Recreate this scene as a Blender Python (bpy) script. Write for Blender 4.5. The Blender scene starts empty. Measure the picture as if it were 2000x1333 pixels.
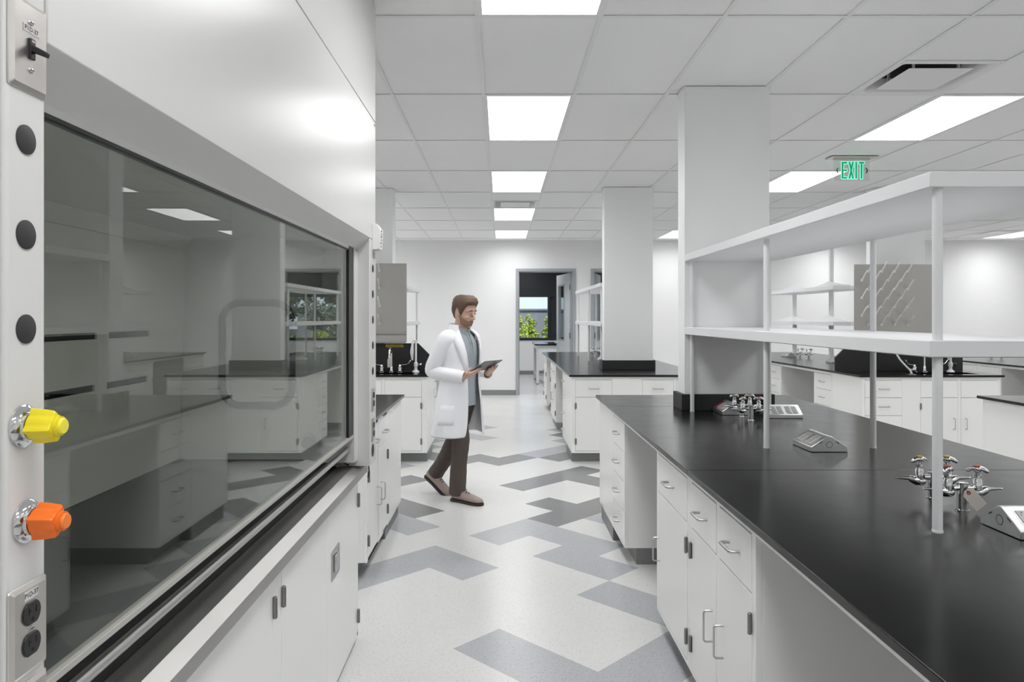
import bpy, bmesh, math, random
from mathutils import Vector, Matrix, Euler
PI = math.pi
R = math.radians
SC = bpy.context.scene
COL = SC.collection
rng = random.Random(7)

# ---------------------------------------------------------------- materials
def new_mat(name):
    m = bpy.data.materials.new(name)
    m.use_nodes = True
    nt = m.node_tree
    b = nt.nodes.get('Principled BSDF')
    return m, nt, b

def pbr(name, col, rough=0.5, metal=0.0, var=0.0, vscale=6.0, bump=0.0, bscale=60.0, rvar=0.0, coat=0.0, ior=1.5, stretch=None):
    m, nt, b = new_mat(name)
    b.inputs['Base Color'].default_value = (*col, 1)
    b.inputs['Roughness'].default_value = rough
    b.inputs['Metallic'].default_value = metal
    b.inputs['IOR'].default_value = ior
    if coat:
        b.inputs['Coat Weight'].default_value = coat
        b.inputs['Coat Roughness'].default_value = 0.08
    tc = nt.nodes.new('ShaderNodeTexCoord')
    src = tc.outputs['Object']
    if stretch:
        mp = nt.nodes.new('ShaderNodeMapping')
        mp.inputs['Scale'].default_value = stretch
        nt.links.new(src, mp.inputs['Vector'])
        src = mp.outputs['Vector']
    if var or rvar:
        n = nt.nodes.new('ShaderNodeTexNoise')
        n.inputs['Scale'].default_value = vscale
        n.inputs['Detail'].default_value = 4
        nt.links.new(src, n.inputs['Vector'])
        if var:
            mx = nt.nodes.new('ShaderNodeMix'); mx.data_type = 'RGBA'
            mx.inputs['A'].default_value = (*[c * (1 - var) for c in col], 1)
            mx.inputs['B'].default_value = (*[min(1, c * (1 + var)) for c in col], 1)
            nt.links.new(n.outputs['Fac'], mx.inputs['Factor'])
            nt.links.new(mx.outputs['Result'], b.inputs['Base Color'])
        if rvar:
            mr = nt.nodes.new('ShaderNodeMapRange')
            mr.inputs['From Min'].default_value = 0.3
            mr.inputs['From Max'].default_value = 0.7
            mr.inputs['To Min'].default_value = max(0.02, rough - rvar)
            mr.inputs['To Max'].default_value = rough + rvar
            nt.links.new(n.outputs['Fac'], mr.inputs['Value'])
            nt.links.new(mr.outputs['Result'], b.inputs['Roughness'])
    if bump:
        n2 = nt.nodes.new('ShaderNodeTexNoise')
        n2.inputs['Scale'].default_value = bscale
        nt.links.new(src, n2.inputs['Vector'])
        bp = nt.nodes.new('ShaderNodeBump')
        bp.inputs['Strength'].default_value = bump
        bp.inputs['Distance'].default_value = 0.002
        nt.links.new(n2.outputs['Fac'], bp.inputs['Height'])
        nt.links.new(bp.outputs['Normal'], b.inputs['Normal'])
    return m

def emit(name, col, s):
    m, nt, b = new_mat(name)
    b.inputs['Base Color'].default_value = (*col, 1)
    b.inputs['Emission Color'].default_value = (*col, 1)
    b.inputs['Emission Strength'].default_value = s
    return m

def glass(name, tint, f0=0.04, rough=0.0):
    """a thin pane: clear transmission plus Schlick mirror reflection"""
    m = bpy.data.materials.new(name); m.use_nodes = True
    nt = m.node_tree; nt.nodes.clear()
    out = nt.nodes.new('ShaderNodeOutputMaterial')
    tr = nt.nodes.new('ShaderNodeBsdfTransparent'); tr.inputs['Color'].default_value = (*tint, 1)
    gl = nt.nodes.new('ShaderNodeBsdfGlossy'); gl.inputs['Roughness'].default_value = rough
    gl.inputs['Color'].default_value = (0.95, 0.97, 0.95, 1)
    ge = nt.nodes.new('ShaderNodeNewGeometry')
    dot = nt.nodes.new('ShaderNodeVectorMath'); dot.operation = 'DOT_PRODUCT'
    nt.links.new(ge.outputs['Normal'], dot.inputs[0]); nt.links.new(ge.outputs['Incoming'], dot.inputs[1])
    ab = nt.nodes.new('ShaderNodeMath'); ab.operation = 'ABSOLUTE'
    nt.links.new(dot.outputs['Value'], ab.inputs[0])
    om = nt.nodes.new('ShaderNodeMath'); om.operation = 'SUBTRACT'; om.inputs[0].default_value = 1.0
    nt.links.new(ab.outputs[0], om.inputs[1])
    pw = nt.nodes.new('ShaderNodeMath'); pw.operation = 'POWER'; pw.inputs[1].default_value = 5.0
    nt.links.new(om.outputs[0], pw.inputs[0])
    ma = nt.nodes.new('ShaderNodeMath'); ma.operation = 'MULTIPLY_ADD'
    ma.inputs[1].default_value = 1 - f0; ma.inputs[2].default_value = f0
    nt.links.new(pw.outputs[0], ma.inputs[0])
    mx = nt.nodes.new('ShaderNodeMixShader')
    nt.links.new(ma.outputs[0], mx.inputs[0])
    nt.links.new(tr.outputs[0], mx.inputs[1]); nt.links.new(gl.outputs[0], mx.inputs[2])
    nt.links.new(mx.outputs[0], out.inputs['Surface'])
    return m

def speckle(name, col, dark, light, rough, rv=0.02):
    """vinyl floor tile with fine chips"""
    m, nt, b = new_mat(name)
    tc = nt.nodes.new('ShaderNodeTexCoord')
    v = nt.nodes.new('ShaderNodeTexVoronoi'); v.inputs['Scale'].default_value = 190
    nt.links.new(tc.outputs['Object'], v.inputs['Vector'])
    r1 = nt.nodes.new('ShaderNodeValToRGB')
    e = r1.color_ramp.elements
    e[0].position = 0.0; e[0].color = (*dark, 1)
    e[1].position = 0.14; e[1].color = (*col, 1)
    e2 = r1.color_ramp.elements.new(0.8); e2.color = (*col, 1)
    e3 = r1.color_ramp.elements.new(1.0); e3.color = (*light, 1)
    sep = nt.nodes.new('ShaderNodeSeparateColor')
    nt.links.new(v.outputs['Color'], sep.inputs[0])
    nt.links.new(sep.outputs[0], r1.inputs[0])
    n = nt.nodes.new('ShaderNodeTexNoise'); n.inputs['Scale'].default_value = 2.2; n.inputs['Detail'].default_value = 5
    nt.links.new(tc.outputs['Object'], n.inputs['Vector'])
    mx = nt.nodes.new('ShaderNodeMix'); mx.data_type = 'RGBA'; mx.blend_type = 'MULTIPLY'
    mx.inputs['Factor'].default_value = 1.0
    mr = nt.nodes.new('ShaderNodeMapRange')
    mr.inputs['To Min'].default_value = 0.97; mr.inputs['To Max'].default_value = 1.03
    nt.links.new(n.outputs['Fac'], mr.inputs['Value'])
    nt.links.new(r1.outputs[0], mx.inputs['A']); nt.links.new(mr.outputs['Result'], mx.inputs['B'])
    nt.links.new(mx.outputs['Result'], b.inputs['Base Color'])
    mr2 = nt.nodes.new('ShaderNodeMapRange')
    mr2.inputs['From Min'].default_value = 0.3; mr2.inputs['From Max'].default_value = 0.7
    mr2.inputs['To Min'].default_value = rough - rv; mr2.inputs['To Max'].default_value = rough + rv
    nt.links.new(n.outputs['Fac'], mr2.inputs['Value'])
    nt.links.new(mr2.outputs['Result'], b.inputs['Roughness'])
    b.inputs['Specular IOR Level'].default_value = 0.24
    bp = nt.nodes.new('ShaderNodeBump'); bp.inputs['Strength'].default_value = 0.08; bp.inputs['Distance'].default_value = 0.001
    n3 = nt.nodes.new('ShaderNodeTexNoise'); n3.inputs['Scale'].default_value = 140
    nt.links.new(tc.outputs['Object'], n3.inputs['Vector'])
    nt.links.new(n3.outputs['Fac'], bp.inputs['Height']); nt.links.new(bp.outputs['Normal'], b.inputs['Normal'])
    return m

M = {}
M['wall'] = pbr('wall_paint', (0.83, 0.83, 0.827), 0.75, var=0.01, bump=0.05, bscale=200)
M['ceil'] = pbr('ceiling_tile', (0.92, 0.92, 0.918), 0.85, var=0.015, vscale=3, bump=0.15, bscale=300)
M['tbar'] = pbr('ceiling_grid', (0.86, 0.86, 0.855), 0.5)
M['col'] = pbr('column_paint', (0.86, 0.865, 0.862), 0.38, var=0.01, bump=0.05, bscale=150)
M['steelwhite'] = pbr('white_powder_coat', (0.86, 0.86, 0.84), 0.26, var=0.008, vscale=2, bump=0.04, bscale=220)
M['hoodwhite'] = pbr('hood_powder_coat', (0.68, 0.675, 0.66), 0.25, var=0.008, vscale=2, bump=0.05, bscale=260)
M['hoodwhite'].node_tree.nodes['Principled BSDF'].inputs['Specular IOR Level'].default_value = 0.24
M['shelfwhite'] = pbr('shelf_white', (0.77, 0.77, 0.78), 0.38, var=0.008, bump=0.03, bscale=200)
M['gap'] = pbr('cabinet_inside', (0.30, 0.30, 0.29), 0.7, var=0.02)
M['toe'] = pbr('grey_rubber_base', (0.20, 0.20, 0.205), 0.42, var=0.04)
M['epoxy'] = pbr('black_epoxy', (0.0045, 0.0045, 0.005), 0.20, rvar=0.02, vscale=9, bump=0.02, bscale=300)
M['epoxy'].node_tree.nodes['Principled BSDF'].inputs['Specular IOR Level'].default_value = 0.34
M['epoxyedge'] = pbr('black_epoxy_matte', (0.010, 0.010, 0.011), 0.5, var=0.05)
M['steel'] = pbr('brushed_stainless', (0.56, 0.555, 0.545), 0.36, 1.0, var=0.03, vscale=5, rvar=0.03)
M['sill'] = pbr('sill_stainless', (0.43, 0.42, 0.405), 0.42, 1.0, var=0.03, vscale=5, rvar=0.03)
M['steelflat'] = pbr('satin_stainless_plate', (0.66, 0.63, 0.60), 0.34, 1.0, var=0.07, vscale=20, rvar=0.05)
M['pegsteel'] = pbr('stainless_sheet', (0.42, 0.41, 0.39), 0.40, 1.0, var=0.03, vscale=3, rvar=0.02)
M['chrome'] = pbr('chrome', (0.72, 0.72, 0.73), 0.07, 1.0, rvar=0.02)
M['alu'] = pbr('cast_aluminium', (0.62, 0.62, 0.62), 0.36, 1.0, var=0.10, vscale=25, rvar=0.08)
M['pull'] = pbr('satin_nickel', (0.50, 0.49, 0.48), 0.32, 1.0, var=0.04)
M['hinge'] = pbr('dull_steel_hinge', (0.26, 0.25, 0.24), 0.35, 1.0, var=0.1, vscale=40)
M['black'] = pbr('black_plastic', (0.012, 0.012, 0.013), 0.4, var=0.05)
M['plug'] = pbr('charcoal_plug', (0.030, 0.029, 0.031), 0.55, var=0.05)
M['slot'] = pbr('dark_slot', (0.002, 0.002, 0.002), 0.8, var=0.05)
M['yellow'] = pbr('yellow_plastic', (0.80, 0.66, 0.015), 0.32, var=0.02)
M['yellowtop'] = pbr('yellow_index', (0.86, 0.76, 0.06), 0.35, var=0.02)
M['orange'] = pbr('orange_plastic', (0.86, 0.165, 0.012), 0.34, var=0.02)
M['orangetop'] = pbr('orange_index', (0.88, 0.22, 0.03), 0.36, var=0.02)
M['capyellow'] = pbr('yellow_index_cap', (0.62, 0.46, 0.03), 0.4, var=0.02)
M['caporange'] = pbr('orange_index_cap', (0.66, 0.09, 0.015), 0.4, var=0.02)
M['red'] = pbr('red_plastic', (0.42, 0.02, 0.03), 0.4, var=0.03)
M['ivory'] = pbr('white_device', (0.42, 0.42, 0.405), 0.4, var=0.02)
M['paper'] = pbr('paper', (0.62, 0.61, 0.59), 0.8, var=0.03)
M['tag'] = pbr('manila_tag', (0.55, 0.52, 0.47), 0.8, var=0.04)
M['ink'] = pbr('ink', (0.03, 0.03, 0.04), 0.7, var=0.03)
M['liner'] = pbr('hood_liner', (0.74, 0.75, 0.715), 0.5, var=0.02)
M['linershade'] = pbr('hood_cavity_shade', (0.02, 0.02, 0.02), 0.8, var=0.05)  # near-black liner colour stands in for shade inside the hood
M['gasket'] = pbr('grey_gasket', (0.05, 0.05, 0.05), 0.7, var=0.04)
M['sash'] = glass('sash_glass', (0.90, 0.915, 0.89))
M['glass'] = glass('clear_glass', (0.97, 0.985, 0.98))
M['acrylic'] = glass('exit_acrylic', (0.93, 0.95, 0.94), 0.05)
M['rail'] = pbr('sash_rail_grey', (0.42, 0.41, 0.385), 0.4, var=.03)
M['frame'] = pbr('grey_door_frame', (0.36, 0.38, 0.40), 0.4, var=0.02)
M['door'] = pbr('pale_grey_door', (0.56, 0.585, 0.61), 0.32, var=0.015)
M['base'] = pbr('grey_rubber_baseboard', (0.23, 0.235, 0.24), 0.5, var=0.03)
M['blackframe'] = pbr('black_window_frame', (0.012, 0.014, 0.018), 0.45, var=0.05)
M['exitgreen'] = emit('exit_green', (0.0, 0.30, 0.14), 0.40)
M['exitglow'] = emit('exit_green_rim', (0.22, 0.95, 0.62), 0.75)
M['arrowgreen'] = pbr('arrow_green', (0.01, 0.16, 0.07), 0.5, var=0.02)
M['lamp'] = emit('led_diffuser', (0.985, 0.99, 1.0), 9.6)
def prismatic(m, S, k):
    """prismatic diffuser: gives off most of its light straight down"""
    nt = m.node_tree; b = nt.nodes['Principled BSDF']
    ge = nt.nodes.new('ShaderNodeNewGeometry'); d = nt.nodes.new('ShaderNodeVectorMath'); d.operation = 'DOT_PRODUCT'
    nt.links.new(ge.outputs['Normal'], d.inputs[0]); nt.links.new(ge.outputs['Incoming'], d.inputs[1])
    a = nt.nodes.new('ShaderNodeMath'); a.operation = 'ABSOLUTE'; nt.links.new(d.outputs['Value'], a.inputs[0])
    p = nt.nodes.new('ShaderNodeMath'); p.operation = 'POWER'; p.inputs[1].default_value = k; nt.links.new(a.outputs[0], p.inputs[0])
    u = nt.nodes.new('ShaderNodeMath'); u.operation = 'MULTIPLY'; u.inputs[1].default_value = S; nt.links.new(p.outputs[0], u.inputs[0])
    nt.links.new(u.outputs[0], b.inputs['Emission Strength'])
prismatic(M['lamp'], 10.2, 0.9)
M['pegwhite'] = pbr('white_peg', (0.78, 0.77, 0.74), 0.4, var=0.02)
M['caution'] = pbr('caution_yellow', (0.62, 0.47, 0.02), 0.5, var=0.03)
M['vwhite'] = pbr('white_valve_body', (0.78, 0.78, 0.77), 0.3, var=0.02)
FLW = speckle('floor_white', (0.66, 0.66, 0.645), (0.55, 0.545, 0.53), (0.70, 0.70, 0.685), 0.22)
FLL = speckle('floor_light_grey', (0.42, 0.43, 0.445), (0.33, 0.335, 0.345), (0.47, 0.48, 0.49), 0.22)
FLD = speckle('floor_mid_grey', (0.215, 0.215, 0.218), (0.165, 0.165, 0.17), (0.25, 0.25, 0.255), 0.22)

# ---------------------------------------------------------------- mesh builder
class MB:
    def __init__(self):
        self.bm = bmesh.new()
    def box(self, x0, x1, y0, y1, z0, z1, mi=0):
        v = [self.bm.verts.new(p) for p in ((x0,y0,z0),(x1,y0,z0),(x1,y1,z0),(x0,y1,z0),(x0,y0,z1),(x1,y0,z1),(x1,y1,z1),(x0,y1,z1))]
        for q in ((3,2,1,0),(4,5,6,7),(0,1,5,4),(1,2,6,5),(2,3,7,6),(3,0,4,7)):
            f = self.bm.faces.new([v[i] for i in q]); f.material_index = mi
        return self
    def prism(self, pts, axis, a0, a1, mi=0):
        """polygon pts (2-D, the two other axes in xyz order) extruded along axis"""
        def P(p, a):
            return {'x': (a, p[0], p[1]), 'y': (p[0], a, p[1]), 'z': (p[0], p[1], a)}[axis]
        lo = [self.bm.verts.new(P(p, a0)) for p in pts]
        hi = [self.bm.verts.new(P(p, a1)) for p in pts]
        n = len(pts)
        fs = [self.bm.faces.new(lo), self.bm.faces.new(hi)]
        for i in range(n):
            fs.append(self.bm.faces.new([lo[i], lo[(i+1) % n], hi[(i+1) % n], hi[i]]))
        for f in fs: f.material_index = mi
        return self
    def rings(self, rings, cap=True, close=True, mi=0):
        vs = [[self.bm.verts.new(p) for p in r] for r in rings]
        n = len(vs[0])
        for a, b in zip(vs, vs[1:]):
            for i in range(n if close else n - 1):
                j = (i + 1) % n
                f = self.bm.faces.new([a[i], a[j], b[j], b[i]]); f.material_index = mi
        if cap and close:
            for r in (vs[0], vs[-1]):
                try:
                    f = self.bm.faces.new(r); f.material_index = mi
                except ValueError: pass
        return self
    def tube(self, pts, rad, n=10, cap=True, mi=0, squash=None):
        pts = [Vector(p) for p in pts]
        if not hasattr(rad, '__len__'): rad = [rad] * len(pts)
        rs = []
        up = None
        for i, p in enumerate(pts):
            if i == 0: t = pts[1] - pts[0]
            elif i == len(pts) - 1: t = pts[-1] - pts[-2]
            else: t = (pts[i] - pts[i-1]).normalized() + (pts[i+1] - pts[i]).normalized()
            t.normalize()
            if up is None:
                a = Vector((0, 0, 1)) if abs(t.z) < 0.9 else Vector((1, 0, 0))
                u = t.cross(a).normalized()
            else:
                u = (up - t * up.dot(t)).normalized()
            up = u
            w = t.cross(u)
            sq = squash or 1.0
            rs.append([p + (u * math.cos(2*PI*k/n) + w * math.sin(2*PI*k/n) * sq) * rad[i] for k in range(n)])
        return self.rings(rs, cap, True, mi)
    def cyl(self, p0, p1, r, n=16, mi=0):
        return self.tube([p0, p1], r, n, True, mi)
    def lathe(self, prof, n=20, o=(0,0,0), d=(0,0,1), mi=0):
        """prof: (radius, distance along d)"""
        d = Vector(d).normalized(); o = Vector(o)
        a = Vector((0,0,1)) if abs(d.z) < 0.9 else Vector((1,0,0))
        u = d.cross(a).normalized(); w = d.cross(u)
        rs = [[o + d * z + (u*math.cos(2*PI*k/n) + w*math.sin(2*PI*k/n)) * max(r, 1e-4) for k in range(n)] for r, z in prof]
        return self.rings(rs, True, True, mi)
    def ball(self, c, r, rot=None, nu=16, nv=10, mi=0):
        if not hasattr(r, '__len__'): r = (r, r, r)
        c = Vector(c)
        rs = []
        for j in range(nv + 1):
            th = PI * j / nv
            th = min(max(th, 0.03), PI - 0.03)
            ring = []
            for i in range(nu):
                ph = 2*PI*i/nu
                p = Vector((r[0]*math.sin(th)*math.cos(ph), r[1]*math.sin(th)*math.sin(ph), r[2]*math.cos(th)))
                if rot is not None: p = rot @ p
                ring.append(c + p)
            rs.append(ring)
        return self.rings(rs, True, True, mi)
    def face(self, pts, mi=0):
        f = self.bm.faces.new([self.bm.verts.new(p) for p in pts]); f.material_index = mi
        return self
    def build(self, name, mats, parent=None, smooth=False, bevel=0.0, segs=2, world=True, ang=35, label=None, weld=False):
        bm = self.bm
        if weld: bmesh.ops.remove_doubles(bm, verts=bm.verts, dist=1e-5)
        bmesh.ops.recalc_face_normals(bm, faces=bm.faces)
        me = bpy.data.meshes.new(name)
        bm.to_mesh(me); bm.free()
        if not isinstance(mats, (list, tuple)): mats = [mats]
        for m in mats: me.materials.append(m)
        if smooth:
            me.shade_smooth()
            me.set_sharp_from_angle(angle=R(ang))
        o = bpy.data.objects.new(name, me)
        COL.objects.link(o)
        if parent is not None:
            if world:
                off = Vector((0, 0, 0)); q = parent
                while q is not None:
                    off += q.location; q = q.parent
                me.transform(Matrix.Translation(-off))
            o.parent = parent
        if bevel:
            md = o.modifiers.new('bevel', 'BEVEL')
            md.width = bevel; md.segments = segs; md.limit_method = 'ANGLE'; md.angle_limit = R(40)
            if not smooth:
                me.shade_smooth(); me.set_sharp_from_angle(angle=R(35))
            md.harden_normals = False
        if label: o['label'] = label
        return o

def tag(o, label, cat, group=None, kind=None):
    o['label'] = label; o['category'] = cat
    if group: o['group'] = group
    if kind: o['kind'] = kind
    return o

def thing(name, label, cat, loc=(0,0,0), rz=0.0, group=None):
    o = bpy.data.objects.new(name, None)
    COL.objects.link(o)
    o.empty_display_size = 0.1
    o.location = loc; o.rotation_euler = (0, 0, rz)
    return tag(o, label, cat, group)

def struct(o):
    o['kind'] = 'structure'
    return o

def copy_tree(o, parent=None):
    c = o.copy(); COL.objects.link(c)
    if parent is not None: c.parent = parent
    for ch in list(o.children): copy_tree(ch, c)
    return c

def text(name, s, size, parent, loc, rot, mat, ext=0.0003):
    cu = bpy.data.curves.new(name, 'FONT')
    cu.body = s; cu.size = size; cu.align_x = 'CENTER'; cu.align_y = 'CENTER'; cu.extrude = ext
    cu.materials.append(mat)
    tmp = bpy.data.objects.new(name, cu); COL.objects.link(tmp)
    bpy.context.view_layer.update()
    me = bpy.data.meshes.new_from_object(tmp.evaluated_get(bpy.context.evaluated_depsgraph_get()))
    bpy.data.objects.remove(tmp); me.name = name
    o = bpy.data.objects.new(name, me); COL.objects.link(o)
    off = Vector((0, 0, 0)); q = parent
    while q is not None:
        off += q.location; q = q.parent
    o.parent = parent
    o.location = Vector(loc) - off; o.rotation_euler = rot
    return o

def rrect(cx, cy, w, h, r, n=5):
    pts = []
    for k, (sx, sy) in enumerate(((1,1),(-1,1),(-1,-1),(1,-1))):
        for i in range(n + 1):
            a = PI/2*k + PI/2*i/n
            pts.append((cx + sx*(w/2 - r) + r*math.cos(a), cy + sy*(h/2 - r) + r*math.sin(a)))
    return pts

# ---------------------------------------------------------------- camera
F, X0, Y0, H = 1394.0, 978.0, 619.5, 1.515
cam = bpy.data.cameras.new('camera')
cam.sensor_fit = 'HORIZONTAL'; cam.sensor_width = 36.0
cam.lens = 36.0 * F / 2000.0
cam.shift_x = (1000 - X0) / 2000.0
cam.shift_y = (Y0 - 666.5) / 2000.0
cam.clip_start = 0.05; cam.clip_end = 300
co = bpy.data.objects.new('camera', cam); COL.objects.link(co)
co.location = (0, 0, H); co.rotation_euler = (PI/2, 0, 0)
SC.camera = co
CEIL = 2.995
CT = 0.915           # worktop height
FARY = 13.83
# ================================================================ the room
XL, XR, YB = -3.6, 11.2, -4.2
OFFA, OFFB, UA, UB = 2.15, 1.86, 0.2965, 0.2985
light_cells, dark_cells = set(), set()
def fill(S, a0, a1, b0, b1):
    for a in range(a0, a1):
        for b in range(b0, b1): S.add((a, b))
fill(light_cells, 0, 1, 0, 2); fill(light_cells, 0, 4, -1, 0)
fill(light_cells, 2, 3, 4, 6); fill(light_cells, 0, 2, 5, 6)
fill(light_cells, 4, 6, 5, 6); fill(light_cells, 5, 6, 3, 5); fill(light_cells, 4, 5, 2, 4)
fill(dark_cells, 6, 9, 5, 6); fill(dark_cells, 7, 8, 6, 7)
fill(light_cells, 7, 9, 4, 5)
fill(dark_cells, 4, 5, 8, 10); fill(light_cells, 3, 4, 7, 9)
fill(dark_cells, 8, 12, 8, 9); fill(dark_cells, 10, 11, 6, 8)
fill(dark_cells, 10, 11, 11, 13); fill(dark_cells, 9, 10, 12, 16); fill(dark_cells, 11, 12, 11, 12)
fill(light_cells, 12, 15, 11, 12); fill(dark_cells, 12, 14, 10, 11)
fill(dark_cells, 5, 7, 11, 12); fill(light_cells, 3, 4, 0, 2)
fill(dark_cells, 16, 18, 13, 14); fill(light_cells, 15, 17, 12, 13); fill(light_cells, 17, 18, 13, 15)
fill(light_cells, 15, 16, 17, 18); fill(light_cells, 13, 14, 15, 17); fill(light_cells, 11, 12, 16, 17); fill(light_cells, 10, 11, 15, 17)
fr = random.Random(3)
def floor_mesh():
    m = MB()
    s = 1 / math.sqrt(2)
    for ia in range(-26, 60):
        for ib in range(-46, 50):
            a0 = OFFA + UA * ia; a1 = a0 + UA; b0 = OFFB + UB * ib; b1 = b0 + UB
            c = [((a - b) * s, (a + b) * s) for a, b in ((a0, b0), (a1, b0), (a1, b1), (a0, b1))]
            if max(p[0] for p in c) < XL or min(p[0] for p in c) > XR or max(p[1] for p in c) < YB or min(p[1] for p in c) > 13.95:
                continue
            k = 1 if (ia, ib) in light_cells else 2 if (ia, ib) in dark_cells else 0
            cx, cy = sum(p[0] for p in c) / 4, sum(p[1] for p in c) / 4
            if k == 0 and (cx > 1.3 or cx < -1.0 or cy < 2.5):
                h = (ia * 7 + (ib // 2) * 13 + (ia // 3) * 5) % 11
                k = 1 if h in (0, 5) else 2 if h == 3 else 0
            m.face([(p[0], p[1], 0) for p in c], k)
    bm = m.bm
    bmesh.ops.remove_doubles(bm, verts=bm.verts, dist=1e-4)
    for co_, no in (((XL,0,0),(-1,0,0)), ((XR,0,0),(1,0,0)), ((0,YB,0),(0,-1,0)), ((0,13.95,0),(0,1,0))):
        bmesh.ops.bisect_plane(bm, geom=bm.verts[:] + bm.edges[:] + bm.faces[:], plane_co=co_, plane_no=no, clear_outer=True)
    for f in bm.faces:
        if f.normal.z < 0: f.normal_flip()
    return m
fm = floor_mesh()
me = bpy.data.meshes.new('floor'); fm.bm.to_mesh(me); fm.bm.free()
for x in (FLW, FLL, FLD): me.materials.append(x)
fo = bpy.data.objects.new('floor', me); COL.objects.link(fo); struct(fo)

WT = 3.35
struct(MB().box(XL - .12, XL, YB - .12, FARY + .12, 0, WT).build('wall_left', M['wall']))
struct(MB().box(XR, XR + .12, YB - .12, FARY + .12, 0, WT).build('wall_right', M['wall']))
struct(MB().box(XL, XR, YB - .12, YB, 0, WT).build('wall_back', M['wall']))
D1, D2, DH = (0.347, 1.394), (1.80, 2.85), 2.397
fw = MB()
fy0, fy1 = FARY, FARY + .12
fw.box(XL, D1[0], fy0, fy1, 0, WT); fw.box(D1[1], D2[0], fy0, fy1, 0, WT); fw.box(D2[1], XR, fy0, fy1, 0, WT)
fw.box(D1[0], D1[1], fy0, fy1, DH, WT); fw.box(D2[0], D2[1], fy0, fy1, DH, WT)
struct(fw.build('wall_far', M['wall']))
bb = MB()
for a, b in ((XL, D1[0] - .055), (D1[1] + .055, D2[0] - .055), (D2[1] + .055, XR)):
    bb.box(a, b, FARY - .008, FARY, 0, .10)
struct(bb.build('baseboard_far', M['base']))

# door frames, leaves
def door(n, d, hinge_x, free, lever):
    fr_ = MB()
    e = .055
    for x0, x1 in ((d[0] - e, d[0] + .004), (d[1] - .004, d[1] + e)):
        fr_.box(x0, x1, FARY - .022, FARY + .142, 0, DH + e)
    fr_.box(d[0], d[1], FARY - .022, FARY + .142, DH - .004, DH + e)
    # stop
    for x0, x1 in ((d[0] + .004, d[0] + .018), (d[1] - .018, d[1] - .004)):
        fr_.box(x0, x1, FARY + .05, FARY + .09, 0, DH - .004)
    fr_.box(d[0] + .018, d[1] - .018, FARY + .05, FARY + .09, DH - .018, DH - .004)
    f_ = struct(fr_.build('trim_%d' % n, M['frame'], bevel=.003))
    hp = Vector((hinge_x, FARY + .15, 0)); dv = Vector((free[0], free[1], 0)) - hp
    L = dv.length; u = dv.normalized()
    t = bpy.data.objects.new('door_%d' % n, None); COL.objects.link(t); struct(t)
    t.location = hp; t.rotation_euler = (0, 0, math.atan2(u.y, u.x))
    th = .044
    lf = MB()
    W_, Hh = L, DH - .02
    wx0, wx1, wz0, wz1 = .17, L - .42 if L > .8 else L - .2, 1.05, Hh - .22
    wx0, wx1 = .40, L - .17
    lf.box(0, wx0, -th/2, th/2, .012, Hh); lf.box(wx1, W_, -th/2, th/2, .012, Hh)
    lf.box(wx0, wx1, -th/2, th/2, .012, wz0); lf.box(wx0, wx1, -th/2, th/2, wz1, Hh)
    lf.build('door_leaf', M['door'], t, world=False, bevel=.002)
    bd = MB()
    for s in (-1, 1):
        y0, y1 = sorted((s * th/2, s * (th/2 + .008)))
        bd.box(wx0 - .02, wx0 + .01, y0, y1, wz0 - .02, wz1 + .02); bd.box(wx1 - .01, wx1 + .02, y0, y1, wz0 - .02, wz1 + .02)
        bd.box(wx0, wx1, y0, y1, wz0 - .02, wz0 + .01); bd.box(wx0, wx1, y0, y1, wz1 - .01, wz1 + .02)
    bd.build('glazing_bead', M['frame'], t, world=False)
    MB().box(wx0, wx1, -.003, .003, wz0, wz1).build('vision_panel', M['glass'], t, world=False)
    for z in (.35, 1.15, 2.1):
        MB().cyl((-.006, lever * th/2, z - .055), (-.006, lever * th/2, z + .055), .009, 10).build('hinge', M['hinge'], t, world=False, smooth=True)
    lv = MB()
    for s in (-1, 1):
        lv.lathe([(.027, 0), (.027, .008), (.011, .010), (.011, .05)], 14, (L - .07, s * th/2, .98), (0, s, 0))
        lv.tube([(L - .07, s*(th/2 + .05), .98), (L - .12, s*(th/2 + .055), .98), (L - .19, s*(th/2 + .05), .98)], [.010, .010, .008], 10)
    lv.build('door_handle', M['chrome'], t, world=False, smooth=True)
    return t
door(1, D1, D1[1] - .025, (1.19, FARY + 1.13), 1)
door(2, D2, D2[0] + .025, (2.07, FARY + 1.12), -1)

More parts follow.
